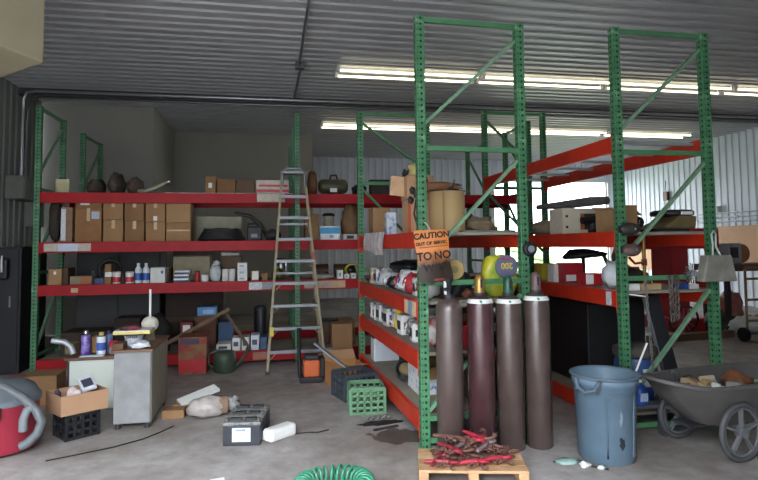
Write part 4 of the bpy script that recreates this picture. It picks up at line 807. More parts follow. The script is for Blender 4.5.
t=carton_at('open topped tan carton stacked on the tall pinkish carton',1.30,1.57,5.32,ZB[0]+.331,.24,.26,mat('#b08a68',.75,var=.06),tape=False); build('flap',MB().bar((-.142,0,.235),(-.165,-.02,.04),.24,.006,(0,1,0)),mat('#c09a78',.75),t)
t=thing('plastic_gear','yellowish ribbed plastic pulley on the upper tan carton','pulley',(1.42,5.44,ZB[0]+.573)); build('body',MB().lathe([(.07,0),(.075,.03),(.06,.04),(.06,.07),(.078,.08),(.078,.11),(.05,.125)],20),mat('#b9ae6a',.5),t)
sack('dark rag beside the yellowish pulley on the upper carton',1.34,5.52,ZB[0]+.573,.035,.05,.04,m_dark,171,.3)
t=thing('wiring_harness','black wiring harness hanging in front of the stacked cartons by the post','wiring harness',(1.335,5.2,ZB[0])); mb=MB(); mb.tube([(.1,-.07,.45),(.04,-.08,.4),(.0,-.085,.3),(-.02,-.08,.18),(.03,-.07,.02)],.009,6); mb.tube([(.1,-.07,.45),(.06,-.09,.36),(.02,-.08,.2),(.05,-.06,.02)],.007,6); build('cable',mb,m_black,t)
for x,y,z,s in ((-.03,-.085,.4,1),(.0,-.1,.36,2),(.05,-.09,.42,3),(.09,-.08,.5,4),(-.05,-.08,.31,5)): build('plug',MB().blob((x,y,z),(.03,.025,.035),s,.3,nu=10,nv=7),m_dark,t)
c=aY(447,228,5.12); t=thing('fibre_drum','wide tan fibre drum with no lid at the front of the top shelf','drum',(c.x,5.1,ZB[0])); hD=aY(447,191,5.0).z-ZB[0]; 
rD=.165; build('body',MB().lathe([(rD,0),(rD,hD),(rD-.008,hD),(rD-.008,.02)],28,cap=False),mat('#c2a272',.6,var=.05,scale=3),t); build('seam',MB().box(-.09,-rD-.004,.0,-.075,-rD+.018,hD),mat('#b08f5e',.6),t)
build('bottom',MB().cyl((0,0,0),(0,0,.02),rD-.004,n=24),m_card,t)
t=thing('driftwood','brown bark log and dark roots lying across the top of the fibre drum','log',(c.x,5.1,ZB[0]+hD)); build('log',MB().tube([(-.2,0,.045),(-.05,.02,.05),(.12,0,.045)],[.045,.05,.035],9),mat('#8a5f42',.85,var=.3,scale=14,bump=.6),t)
r=random.Random(5)
for k in range(9):
    a=(r.uniform(-.02,.1),-.02,.03); build('root',MB().tube([a,(a[0]+r.uniform(0,.06),r.uniform(-.06,.06),r.uniform(.0,.08)),(a[0]+r.uniform(.03,.13),r.uniform(-.1,.1),r.uniform(.01,.12))],[.012,.009,.004],6),m_dark,t)
build('black_strip',MB().box(-.19,-.06,0,.16,.06,.012),m_black,t)
t=thing('metal_sheet','flat grey metal sheet lying across the front of the top shelf','sheet',(1.74,4.86,ZB[0])); build('sheet',MB().box(-.1,-.17,0,.39,-.055,.014),m_steel,t)
c=aY(497,232,5.05); sack('brown crumpled tarpaulin behind the metal sheet on the top shelf',c.x-.13,5.2,ZB[0],.17,.14,.075,mat('#8d7a60',.85,var=.25,bump=.5,scale=10),180,.3,'tarpaulin','tarpaulin')
# seen through the front frame, second shelf
c=aY(500,291,4.95); t=thing('feed_bag','yellow and green bag with a grey disc reading 200 upside down','bag',(c.x-.02,4.93,ZB[1])); 
bagm=MB().blob((0,0,.17),(.16,.09,.17),31,.0,2,28,18)
for v in bagm.v:
    q=Vector((v.x/.16,v.y/.09,(v.z-.17)/.17)); k=(abs(q.x)**4+abs(q.y)**4+abs(q.z)**4)**.25; q/=max(k,.3); n_=noise.noise(q*2+Vector((5,5,5)))*.08
    v.x=q.x*.16*(1+n_)*(1-.1*max(0,q.z)); v.y=q.y*.09*(1+n_); v.z=max(0,.19+q.z*.19*(1+n_*.6))
build('body',bagm,mat('#c9c53a',.4,hex2='#5f9a3c',scale=5,bump=.2,amt=.42),t); build('disc',MB().cyl((.035,-.095,.275),(.035,-.114,.275),.105,n=28),mat('#6a6c86',.45),t)
text(t,'200',.075,(.035,-.116,.285),(PI/2,PI,0),mat('#d8c060',.4)); build('red_print',MB().box(-.02,-.1165,.34,.08,-.114,.352),m_red,t)
t=thing('pulley_wheel','tan round disc wheel standing on second shelf behind first gas cylinder','wheel',(aY(454,268,4.66).x,4.66,1.383)); build('rim',MB().cyl((0,-.02,.085),(0,.02,.085),.085,n=26),mat('#9a8450',.6,var=.2),t); build('hub',MB().cyl((0,-.03,.085),(0,.03,.085),.03,n=16),mat('#7a6a44',.6),t)
sack('small rusty red parts heap on second shelf between the two gas cylinders',aY(466,285,4.8).x+.02,4.82,ZB[1],.05,.05,.045,m_rust,181,.2,'heap','parts_heap')
sack('dark greasy lump on second shelf between wheel and gas cylinder caps',1.68,4.98,ZB[1],.07,.07,.1,m_dark,182,.25,'lump','lump')
carton_at('red tool box on the third shelf by the front post',1.66,1.82,4.78,ZB[2],.2,.3,m_red,tape=False,cat='tool box',name='tool_box')
carton_at('black tool case on the third shelf behind gas cylinders',1.85,2.13,4.8,ZB[2],.26,.36,m_black,tape=False,cat='tool case',name='tool_case')
# ================================================================== LOADS OF THE RIGHT RACK
# top beams carry nothing; middle level
z1=ZC[1]
c0=aY(546,220,5.9);c1=aY(584,220,5.9); hb=aY(565,209,5.9).z-z1
t=carton_at('cream box with an orange edged window on the middle shelf of the right rack',c0.x+.12,c1.x+.12,5.75,z1,hb,.3,mat('#d0c6b2',.6,var=.05),tape=False); w_=c1.x-c0.x
build('picture',MB().box(-.02,-.154,.05,w_/2-.03,-.151,hb-.06),mat('#2f2c24',.5),t)
for x in (-.02,w_/2-.07): build('orange_panel',MB().box(x,-.157,.05,x+.045,-.153,hb-.06),mat('#b8602c',.5),t)
for zz in (.08,.2): build('stud',MB().cyl((-w_/2+.05,-.158,zz),(-w_/2+.05,-.15,zz),.015,n=10),m_dark,t)
t=carton_at('tan carton with a bright green label on the middle shelf of the right rack',3.26,3.52,4.95,z1,.22,.3,mat('#a37f5a',.75),open_=True); build('label',MB().box(-.04,-.154,.03,.05,-.151,.11),mat('#4fc03a',.5),t)
t=thing('power_drill','black cordless tool between the cream box and the green labelled carton','power tool',(3.34,5.48,z1)); build('body',MB().tube([(-.1,0,.14),(.1,0,.15)],[.04,.05],9),m_black,t); build('grip',MB().tube([(.02,0,.14),(.03,0,.03)],.028,8),m_dark,t); build('battery_pack',MB().cbox((.03,0,.025),(.09,.07,.05)),m_black,t,bevel=.008)
t=thing('folded_tarp','long dark grey folded tarp lying across the boxes of the middle shelf','tarp',(3.42,5.9,z1+hb+.012)); mb=MB(); mb.tube([(-.3,.35,.03),(-.1,0,.04),(.0,-.3,.05),(.06,-.52,.045)],[.03,.05,.055,.045],10); build('roll',mb,mat('#55504e',.8,var=.2,bump=.3),t)
sack('tan cloth bundle on the middle shelf left of the cream box',3.42,6.6,z1,.15,.3,.1,mat('#9d9078',.85,var=.2,bump=.4),190,.2,'cloth bundle','cloth_bundle')
c0=aY(625,220,4.82); t=carton_at('tall brown carton just behind the left front post of right rack',3.235,3.36,4.72,z1,.25,.18,m_card,tape=False)
t=thing('battery_cables','black looped cables standing on the middle shelf right of the brown carton','cables',(3.55,5.06,z1+.002)); mb=MB(); 
for k in range(3): mb.torus((-.02+.05*k,.02*k,.1),.07-.01*k,.012,(.3+.2*k,1,.1),16,6)
build('loop',mb,m_black,t)
m_ol=mat('#6e5c3c',.55,var=.2,scale=8)
c0=aY(683,225,4.95); t=thing('mower_deck','olive tapered machine cover with a black rim and white label','machine cover',(c0.x-.13,4.98,z1)); mb=MB(); mb.xprism([(-.26,.03),(.15,.03),(.17,.15),(-.02,.16),(-.1,.1)],-.18,.18); build('body',mb,m_ol,t,bevel=.012); build('rim',MB().lathe([(.19,.16),(.2,.17),(.2,.2),(.17,.215)],24,c=(.03,0,0)),m_black,t); build('label',MB().box(-.02,-.204,.165,.1,-.169,.195),m_paper,t); build('base',MB().box(-.28,-.16,0,.1,.17,.03),m_dark,t,bevel=.006)
# lower level (z 1.24)
z2=ZC[2]
X3=3.3
carton_at('yellow carton at the far left end of the lower shelf of right rack',3.2,3.38,yAt(545,3.25),z2,.2,.2,mat('#b8a82c',.6),tape=False)
carton_at('white carton just right of the yellow one on the lower shelf',3.17,3.28,yAt(556,3.2),z2,.2,.16,m_paper,tape=False)
t=carton_at('dark red box on the lower shelf of the right rack',3.22,3.45,yAt(568,3.25)+.03,z2,.22,.2,m_red,tape=False); build('white_panel',MB().box(-.1,-.104,.02,.02,-.101,.09),m_paper,t)
t=carton_at('red and white box left of the big white bag on the lower shelf',3.17,3.36,5.32,z2,.13,.16,m_red,tape=False); build('white_panel',MB().box(-.094,-.084,.02,-.01,-.081,.12),m_paper,t)
sack('big white plastic bag by the left front post of the right rack',3.29,5.0,z2,.115,.12,.14,mat('#d2d6da',.35,var=.1,bump=.4,scale=14),200,.2,'plastic bag','plastic_bag')
t=thing('carburetor','grey cast engine part behind the white bag on the lower shelf','engine part',(3.62,5.4,z2)); build('body',MB().blob((0,0,.12),(.1,.1,.13),12,.3,3,flat=0),mat('#7a7870',.5,.5,var=.3),t); build('flange',MB().cyl((0,0,.22),(0,0,.25),.07,n=14),m_steel,t)
t=thing('hydraulic_hose','black hydraulic hoses coiled on top of red box, right rack','hose',(3.46,5.82,z2)); mb=MB()
for k in range(5): mb.torus((0,.02*k,.30+.012*k),.22-.025*k,.022,(.02*k-.04,.1,1),24,7)
mb.tube([(.2,-.06,.3),(.24,-.1,.15),(.24,-.1,.024)],.022,7); mb.tube([(.1,.2,.3),(.14,.26,.15),(.14,.26,.024)],.022,7); build('coil',mb,m_rub,t)
# right bay of the front
carton_at('white drawer like box at the front left of the lower shelf',3.2,3.34,4.69,z2,.062,.1,m_paper,tape=False)
carton_at('low beige carton behind the hanging chain on the lower shelf',3.36,3.56,4.69,z2,.06,.1,mat('#b89a70',.7),tape=False)
carton_at('small blue box on the lower shelf by right front post',3.76,3.85,4.69,z2,.055,.12,m_blue,tape=False)
carton_at('small white box between the blue box and right front post',3.87,3.96,4.69,z2,.045,.12,m_paper,tape=False)
t=thing('engine_part','dark rounded cast iron lump on the lower shelf above the beige carton','engine part',(3.5,5.06,z2)) ; t.location=(3.54,5.06,z2); build('body',MB().blob((0,0,.09),(.15,.1,.1),14,.15,flat=0),mat('#4a3f38',.6,.4,var=.25),t); build('neck',MB().cyl((0,0,.15),(0,0,.2),.05,n=12),m_rust,t)
t=thing('bent_hose','black bent hose standing on the lower shelf left of the brass rod','hose',(3.47,5.24,z2+.026)); build('tube',MB().tube([(.12,0,.02),(.03,0,.05),(-.02,0,.14),(-.03,0,.28),(.0,0,.37),(-.06,0,.44)],.02,8),m_black,t)
t=thing('brass_rod','upright brass coloured tool with a rusty hook on the lower shelf','tool',(3.52,4.87,z2)); build('rod',MB().cyl((0,0,0),(0,0,.5),.018,n=10),mat('#9a7c3a',.4,.6,var=.2),t); build('sleeve',MB().cyl((0,0,.22),(0,0,.28),.028,n=10),m_rust,t); build('hook',MB().tube([(0,0,.25),(-.1,0,.24),(-.16,0,.3)],.012,6),m_rust,t); build('base',MB().cbox((0,0,.06),(.1,.08,.12)),mat('#7a5a34',.6,.3),t,bevel=.01)
# oval pads on the left post
for (px,py,rx,l) in ((630,229,.1,'upper of two dark oval pads fixed to the left front post'),(632,250,.09,'lower of two dark oval pads fixed to the left front post')):
    c=aY(px,py,4.513); t=thing('vise_pad',l,'pad',(c.x,4.513,c.z),0,'oval pads on the rack post'); build('body',MB().blob((0,0,0),(rx,.045,.058),3,.05,nu=22,nv=14),mat('#3c3534',.5,.2,var=.25) if py<240 else mat('#6a5654',.45,.3,var=.2),t); build('stud',MB().cyl((.02,-.05,0),(.02,-.035,.0),.012,n=10),m_chrome,t); build('clamp',MB().bar((-rx*.6,0,0),(-rx*.6,.06,0),.04,.06),m_dark,t)
t=thing('caster','small black rubber wheel fixed to the right post of middle rack','wheel',tuple(aY(530,249,4.57))); build('tyre',MB().torus((0,0,0),.042,.024,(0,1,0),20,8),m_black,t); build('hub',MB().cyl((0,-.03,0),(0,.03,0),.03,n=14),m_grey,t)
# bottom level
zb3=ZC[3]
t=thing('tool_chest','large black steel chest filling the bottom of the right rack','chest',(3.66,6.4,zb3+.008)); build('body',MB().box(-.38,-.9,.01,.30,1.0,.88),mat('#17171a',.55,var=.2),t,bevel=.012); build('lid',MB().box(-.39,-.91,.88,.31,1.01,.93),m_black,t,bevel=.008); build('hasp',MB().box(-.4,-.05,.72,-.392,.05,.82),m_steel,t)
sack('dark brown sack on the bottom shelf behind trash can',3.38,5.32,zb3,.15,.15,.12,mat('#38302a',.85,var=.3,bump=.4),210,.2,'sack','sack')
t=thing('barrel','blue plastic barrel with a dark lid on the bottom shelf of right rack','barrel',(3.42,4.86,zb3)); 
t.location=(3.42,4.92,zb3); build('body',MB().lathe([(.17,0),(.19,.03),(.2,.2),(.19,.4),(.17,.45)],24),mat('#25467c',.45,var=.1),t); build('lid',MB().lathe([(.19,.45),(.2,.46),(.2,.53),(.12,.56)],24),mat('#4a4640',.6,var=.2),t); build('label',MB().box(-.06,-.203,.2,.03,-.195,.36),m_labw,t)
t=thing('leaning_board','black flat panel leaning inside the right bay of right rack','panel',(3.93,5.0,zb3+.03),rot=Euler((0,rad(-14),0))); build('panel',MB().box(-.09,-.02,.0,.06,.02,1.0),mat('#26262a',.5,var=.1),t,bevel=.005); build('edge',MB().box(-.1,-.022,.0,-.09,.022,1.0),m_grey,t)
# ================================================================== FRONT
m_cyl=mat('#51433f',.26,.1,var=.14,scale=7,spec=.9); m_cyl1=mat('#574845',.3,.1,var=.14,scale=7,spec=.9); m_cyl2=mat('#4a2f32',.25,.1,var=.18,scale=6,spec=.9)
YC=4.485; RC=.11
def cylinder(px,bodytop,top,m,label,capm,kind,band=True,dz=0):
    c=aY(px,380,YC); zs=aY(px,bodytop,YC).z; zt=aY(px,top,YC).z
    t=thing('gas_cylinder',label,'gas cylinder',(c.x,YC,0))
    prof=[(RC*.9,0),(RC,.012),(RC,zs)]
    for i in range(1,7): a=PI/2*i/6; prof.append((RC*.36+RC*.64*math.cos(a),zs+.1*math.sin(a)))
    build('body',MB().lathe(prof,36),m,t); zc=zs+.1
    if kind=='valve':
        build('neck_ring',MB().lathe([(.04,zc),(.04,zc+.035)],18),m_dark,t); build('valve',MB().lathe([(.022,zc+.03),(.024,zt-.03),(.032,zt-.028),(.032,zt)],16),capm,t); build('outlet',MB().cyl((0,-.02,zc+.08),(-.045,-.03,zc+.08),.014,n=10),capm,t); build('label_plate',MB().cbox((-.03,-.0,zc+.09),(.015,.03,.11)),m_paper,t)
    else:
        r=.043
        build('neck_ring',MB().lathe([(.05,zc-.005),(.05,zc+.02)],20),m_dark,t)
        build('cap',MB().lathe([(r,zc+.015),(r*1.06,zc+.03),(r,zc+.045),(r*.97,zt-.06),(r*.8,zt-.025),(r*.4,zt-.002),(.001,zt)],22),capm,t)
        build('cap_slot',MB().cbox((.0,-r*.96,(zc+zt)/2+.01),(.016,.012,.07)),m_dark,t)
    if band:
        b=[]
        for i in (1.4,2.0,2.6,3.0): a=PI/2*i/6; b.append((RC*.36+RC*.64*math.cos(a)+.0025,zs+.1*math.sin(a)+.001))
        build('shoulder_label',MB().lathe(b,36,cap=False),m_paper,t)
        a=PI/2*2.2/6; rr=RC*.36+RC*.64*math.cos(a)+.005; zz=zs+.1*math.sin(a); mb=MB(); q=Vector((-.03,-rr+.001,zz)); s=.014
        mb.add([q+Vector((-s,.003,0)),q+Vector((0,.008,-s*.9-.0)) - Vector((0,.016,0)),q+Vector((s,-.002,0)),q+Vector((0,.010,s*.9))],[(0,1,2,3)]); build('diamond',mb,mat('#2f8f6a',.5),t)
    return t
cylinder(450.2,311,279,m_cyl1,'brown gas cylinder without a cap, showing its valve, beside the front post',m_dark,'valve',False)
cylinder(481.5,307,274,m_cyl2,'dark red gas cylinder with a gold coloured cap',mat('#a8884a',.35,.6,var=.15),'cap')
cylinder(510.3,307,275.5,m_cyl,'brown gas cylinder with a dark green cap',mat('#2f5a44',.4,.2,var=.2),'cap')
cylinder(538.3,304,271.5,m_cyl,'brown gas cylinder with a brown cap at the right end of four',mat('#6e5a58',.5,.3,var=.15),'cap')
# pallet
m_pal=mat('#b48e68',.75,var=.22,scale=9)
t=thing('wooden_pallet','small wooden pallet on the floor before the gas cylinders','pallet',(1.43,4.02,0),rad(-14)); PW,PD=.76,.42
for x in (-PW/2+.035,0,PW/2-.035): build('stringer',MB().box(x-.035,-PD/2,.015,x+.035,PD/2,.1),m_pal,t,bevel=.004)
for y in (-PD/2+.05,PD/2-.05): build('bottom_board',MB().box(-PW/2,y-.045,0,PW/2,y+.045,.015),m_pal,t)
for k in range(4): y=-PD/2+.05+k*(PD-.1)/3; build('top_board',MB().box(-PW/2,y-.052,.1,PW/2,y+.052,.12),mat(('#b48e68','#a88058','#ba9670','#ae8860')[k],.75,var=.2,scale=9),t,bevel=.003)
zp2=.12
m_br=mat('#8c2c38',.5,.2,var=.3,scale=22,hex2='#4a2a28',amt=.4); m_brr=mat('#a62c3c',.45,.1,var=.15,scale=22); m_brn=mat('#6b4a40',.7,.3,var=.3,scale=26)
def binder(label,x,y,z,rz,tilt,m,L=.3):
    t=thing('chain_binder',label,'chain binder',(x,y,z),rot=Euler((tilt,0,rz)),group=None)
    build('lever',MB().tube([(-L*.5,0,.02),(-L*.1,0,.03),(L*.25,.01,.026),(L*.5,.0,.02)],[.012,.016,.018,.01],8),m,t)
    build('yoke',MB().torus((L*.32,0,.03),.032,.011,(0,.3,1),14,6),m,t)
    build('hook',MB().tube([(L*.4,.03,.022),(L*.5,.06,.02),(L*.55,.1,.02),(L*.48,.12,.02),(L*.42,.1,.02)],.011,6),m_brn,t)
    build('hook',MB().tube([(L*.28,-.03,.022),(L*.25,-.07,.02),(L*.3,-.1,.02),(L*.36,-.09,.02)],.011,6),m_brn,t)
    for k in range(3): build('chain_link',MB().torus((L*.12-.03*k,-.035-.008*k,.022),.02,.006,(0,k%2,1-k%2+.2),10,5,sq=.65),m_brn,t)
    return t
bl=['bright red chain binder lying frontmost on the pallet','dark red chain binder at the left end of pallet','rusty chain binder across the middle of pallet','red chain binder pointing right on the pallet','rusty chain binder at the back left of pallet','dark binder on top of pallet pile at left','grey ended chain binder on top of the pallet pile','red binder at the back right of the pallet pile','short rusty binder at the right end of pallet','binder with open hook at the pallet front left corner','dark red binder crowning the top of the pallet pile','rusty binder leaning at the top left of pallet pile','grey handled binder at the top right of pallet pile','red lever binder sticking up at the middle of pile']
bp=[(-.02,-.15,0,.12,0,m_brr),(-.24,-.08,0,1.1,0,m_br),(-.05,.0,0,-.4,0,m_brn),(.16,-.08,0,.3,0,m_brr),(-.18,.1,0,.7,0,m_brn),(-.16,-.02,.055,-.9,.1,m_br),(-.06,.03,.06,.9,-.08,mat('#9a8a8c',.45,.4,var=.2)),(.14,.1,0,-.35,0,m_br),(.24,.03,0,1.4,0,m_brn),(-.22,-.15,0,-.15,0,m_br),(0,.06,.1,.2,.2,m_br),(-.16,.06,.1,-.5,-.25,m_brn),(.1,.0,.07,1.0,.15,mat('#9a8a8c',.45,.4,var=.2)),(.02,.02,.13,-1.1,.3,m_brr)]
ca,sa=math.cos(rad(-14)),math.sin(rad(-14))
for l,(x,y,dz,rz,tl,m) in zip(bl,bp):
    binder(l,1.44+x*ca-y*sa,4.02+x*sa+y*ca,zp2+dz+.008,rz+rad(-14),tl,m,.26)
chain('rusty chain heaped on the pallet among the binders',(1.36,4.0,.2),(1.68,3.98,.16),12,.018,.007,m_brn,-.02)
chain('dark chain lying along the back of the pallet pile',(1.2,4.16,.14),(1.6,4.12,.14),13,.018,.007,m_rust,-.015)
# trash can
m_bin=mat('#647a8b',.5,var=.1,scale=6); m_bins=mat('#556573',.5,var=.1,scale=6)
t=thing('trash_can','large blue grey plastic trash can before the right rack','trash can',(2.6,4.14,0)); rb,rt,hb=.212,.238,.655
def rz_(z): return rb+(rt-rb)*z/hb
build('body',MB().lathe([(rb-.02,0),(rb,.015),(rz_(.58),.58),(rz_(.58)+.012,.585),(rz_(.58)+.014,hb),(rt+.0,hb),(rt-.012,hb-.01),(rz_(.3)-.012,.3),(rb-.015,.04),(0.001,.03)],40),m_bin,t)
build('rim',MB().torus((0,0,hb-.006),rt+.016,.013,n=40,k=8),m_bins,t)
for a in (rad(-152),rad(28)):
    d=Vector((math.cos(a),math.sin(a),0)); s=Vector((-d.y,d.x,0)); mb=MB(); R=rt+.012
    mb.tube([d*R+s*-.1+Vector((0,0,.635)),d*(R+.015)+s*-.07+Vector((0,0,.57)),d*(R+.03)+Vector((0,0,.545)),d*(R+.015)+s*.07+Vector((0,0,.57)),d*R+s*.1+Vector((0,0,.635))],.016,7); build('handle',mb,m_bins,t)
    for q in (-.1,.1): build('handle_gusset',MB().bar(d*(R-.01)+s*q+Vector((0,0,.645)),d*(R+.012)+s*q*.8+Vector((0,0,.55)),.03,.03),mat('#3a4048',.6),t)
mb=MB()
def wallp(a,z): r_=rz_(z)+.003; return Vector((r_*math.cos(a),r_*math.sin(a),z))
a0,a1=rad(-120),rad(-62); pts=[wallp(a0,.06)]+[wallp(a0,.06+.45*i/5) for i in range(6)]+[wallp(a0+(a1-a0)*i/6,.53) for i in range(1,7)]+[wallp(a1,.53-.47*i/5) for i in range(1,6)]
build('panel_ridge',MB().tube(pts,.007,6),m_bins,t)
build('stain',MB().add([wallp(rad(-92),.12)+Vector((0,0,0))]+[wallp(rad(-92)+.09*math.cos(2*PI*k/12)*(1+.5*math.sin(3*k)),.18+.045*math.sin(2*PI*k/12)*(1+.4*math.cos(5*k))) for k in range(12)],[(0,1+k,1+(k+1)%12) for k in range(12)]),m_dark,t)
build('stain',MB().add([wallp(rad(-96),.35)+Vector((0,0,0))]+[wallp(rad(-94)+.05*math.cos(2*PI*k/12)*(1+.5*math.sin(2*k)),.36+.06*math.sin(2*PI*k/12)*(1+.4*math.cos(4*k))) for k in range(12)],[(0,1+k,1+(k+1)%12) for k in range(12)]),mat('#7f8b94',.6),t)
c0=aY(636,375,4.3); c1=aY(647,343,4.3)
t=solo('white_stick','thin white stick leaning out of the trash can toward right','stick',MB().cyl((2.66,4.2,.1),tuple(c1),.008,n=8),m_white)
# scraps by the can
t=thing('plastic_scrap','flat pale green plastic wrapper on the floor left of trash can','wrapper',(2.24,4.12,0)); build('sheet',MB().blob((0,0,0),(.1,.06,.022),3,.35,3,flat=0),mat('#8fa8a0',.35,var=.15,bump=.4),t)
for i,(x,y,r_,l) in enumerate(((2.33,4.0,.03,'larger white crumpled scrap on the floor before trash can'),(2.42,3.93,.022,'small white scrap nearest the camera before the trash can'))):
    solo('paper_scrap',l,'scrap',MB().blob((0,0,r_*.5),(r_*1.5,r_,r_*.6),i+5,.4,flat=0),m_white,(x,y,0))
solo('black_strap','short black strap on the floor between the wrapper and trash can','strap',MB().tube([(2.3,4.05,.008),(2.38,3.97,.008),(2.46,3.9,.008)],.009,6),m_black)
# garden cart
m_poly=mat('#565250',.5,var=.12,scale=7); m_rimc=mat('#605f5e',.5,var=.12,scale=7)
CTH=rad(8); t=thing('garden_cart','black poly garden cart full of scrap, with a large spoked wheel','cart',(3.52,4.11,0),CTH)
def oval(lx0,lx1,hw,z,n=28,tip=.0):
    out=[]
    for k in range(n):
        a=2*PI*k/n; cx=(lx0+lx1)/2; hx=(lx1-lx0)/2; c_,s_=math.cos(a),math.sin(a)
        e=.55; X=cx+hx*(abs(c_)**e)*(1 if c_>=0 else -1); Y=hw*(abs(s_)**e)*(1 if s_>=0 else -1)
        if X<cx: Y*=1-.28*((cx-X)/hx)**2
        zz=z+(.0 if X>lx0+.25 else tip*((lx0+.25-X)/.25))
        out.append(Vector((X,Y,zz)))
    return out
rings=[oval(-.2,.7,.19,.24),oval(-.24,.73,.21,.27),oval(-.48,.84,.29,.46,tip=.03),oval(-.56,.9,.31,.55,tip=.05),oval(-.6,.95,.34,.555,tip=.05),oval(-.6,.95,.34,.58,tip=.05),oval(-.56,.91,.31,.58,tip=.05),oval(-.46,.82,.28,.46,tip=.03),oval(-.22,.7,.19,.29)]
mb=MB(); n=28; vs=[p for r_ in rings for p in r_]
fs=[(j*n+i,j*n+(i+1)%n,(j+1)*n+(i+1)%n,(j+1)*n+i) for j in range(len(rings)-1) for i in range(n)]
mb.add(vs,fs,True); mb.add(rings[0],[tuple(range(n-1,-1,-1))]); mb.add(rings[-1],[tuple(range(n))]); o=build('tub',mb,m_poly,t)
m_ = o.modifiers.new('edges','EDGE_SPLIT'); m_.split_angle=rad(50)
for sy in (-1,1):
    wy=sy*.29; mb=MB(); R=.225
    w_=thing('wheel','x','wheel',(0,0,0)); 
    for k_ in ('label','category'): del w_[k_]
    w_.parent=t; w_.location=(-.02,wy,R)
    build('tyre',MB().torus((0,0,0),R-.022,.022,(0,1,0),36,8),mat('#4a4a4c',.6,var=.1),w_); build('rim',MB().torus((0,0,0),R-.05,.012,(0,1,0),36,6),mat('#5f6062',.5),w_); build('hub',MB().cyl((0,-.035,0),(0,.035,0),.04,n=18),mat('#5f6062',.5),w_)
    for k in range(5): a=2*PI*k/5+.3; build('spoke',MB().bar((.03*math.cos(a),0,.03*math.sin(a)),((R-.045)*math.cos(a),0,(R-.045)*math.sin(a)),.02,.03,(0,1,0)),mat('#66686a',.5),w_)
build('axle',MB().cyl((-.02,-.26,.225),(-.02,.26,.225),.014,n=10),m_steel,t)
build('undercarriage',MB().bar((-.3,0,.235),(.55,0,.235),.2,.02),m_dark,t)
build('leg',MB().tube([(.66,-.12,.25),(.7,-.12,.014),(.7,.12,.014),(.66,.12,.25)],.014,8),m_dark,t)
build('logo',MB().add([(.40,-.322,.47),(.50,-.323,.475),(.52,-.324,.49),(.46,-.325,.50),(.52,-.328,.515),(.44,-.328,.52),(.39,-.325,.495)],[tuple(range(7))]),m_paper,t)
# scrap in the cart
def inC(x,y): return (3.52+x*math.cos(CTH)-y*math.sin(CTH), 4.11+x*math.sin(CTH)+y*math.cos(CTH))
r=random.Random(11)
x,y=inC(.34,.02); solo('rusty_part','rusty brown casting lying in the cart at right','scrap metal',MB().blob((0,0,.07),(.12,.1,.08),5,.25,flat=0),mat('#7a4c30',.8,.2,var=.3,scale=14),(x,y,.44))
gx=[('long grey offcut at the left of cart',-.3,.0,.16),('pale splintered wood piece in the left middle of cart',-.14,.08,.14),('white plaster chunk at the middle of cart',-.06,-.1,.1),('tan wood chip beside the white chunk in cart',0,.03,.1),('grey block in the centre of the cart',.12,-.12,.1),('pale stick standing up at the right of cart',.14,.12,.12),('dark metal bracket at the far side of cart',-.02,.17,.1)]
for i,(l,px_,py_,L) in enumerate(gx):
    x,y=inC(px_,py_); mb=MB(); mb.cbox((0,0,.05),(L,.07,.1)); t=solo('scrap_piece',l,'scrap',mb,[m_grey,mat('#b09a78',.8,var=.2),m_paper,mat('#9a8058',.8),m_grey,mat('#c0b090',.8),m_dark][i],(x,y,.45 if px_<.2 else .47),r.uniform(0,3),rot=Euler((r.uniform(-.3,.3),r.uniform(-.3,.3),r.uniform(0,3))),bevel=.012)
r=random.Random(21); chips=['left','left middle','centre left','centre','centre right','right middle','far left','far centre','far right','near left','near centre','near right']
for i,l in enumerate(chips):
    px_=-.3+.055*i+r.uniform(-.02,.02); py_=[-.13,.0,.1][i%3]; x,y=inC(px_,py_); mb=MB(); mb.cbox((0,0,.03),(r.uniform(.06,.14),.03,.035)); 
    solo('wood_chip',['thin pale','short brown','narrow white','splintered grey'][i%4]+' chip in the '+l+' of the cart scrap','scrap',mb,[mat('#b8a98c',.8),mat('#7c5c3c',.8),m_paper,m_grey][i%4],(x,y,.475+.02*(i%2)),rot=Euler((r.uniform(-.4,.4),r.uniform(-.5,.5),r.uniform(0,3))),bevel=.004)
x,y=inC(.0,.02); sd=solo('debris','bed of small grey debris filling the bottom of the cart','debris',MB().blob((.14,0,.05),(.36,.145,.1),9,.12,6,36,16,flat=0),mat('#6a645c',.9,var=.5,scale=30,bump=1.0),(x,y,.292),CTH); sd['kind']='stuff'
x,y=inC(.55,.1); x2,y2=inC(.86,-.36); solo('green_pole','pale green pole lying in the cart and resting over its rim','pole',MB().cyl((x,y,.46),(x2,y2,.66),.014,n=8),mat('#7f9a88',.5))
x,y=inC(-.32,.02); t=thing('hook_bolt','thin steel hook bolt standing up in the left of cart','bolt',(x,y,.5)); build('rod',MB().tube([(0,0,0),(.0,0,.13),(-.03,0,.15),(-.05,0,.13)],.008,6),m_steel,t)
# grey stand and jug
m_std=mat('#4c4e52',.5,var=.1); t=thing('small_stand','low grey steel stand on the floor between trash can and cart','stand',(3.22,4.5,0)); 
for x in (-.15,.15): build('leg',MB().box(x-.018,-.04,0,x+.018,.04,.25),m_std,t)
build('top',MB().box(-.17,-.06,.25,.17,.06,.28),m_std,t,bevel=.004)
t=thing('blue_jug','blue plastic jug on the low grey stand behind trash can','jug',(3.16,4.5,.28)); build('body',MB().lathe([(.055,0),(.062,.01),(.062,.12),(.04,.165),(.02,.17),(.02,.19)],20),mat('#24489a',.4),t); build('cap',MB().cyl((0,0,.185),(0,0,.205),.022,n=14),m_paper,t); build('label',MB().cbox((0,-.06,.07),(.07,.01,.07)),mat('#a8bcd8',.5),t)
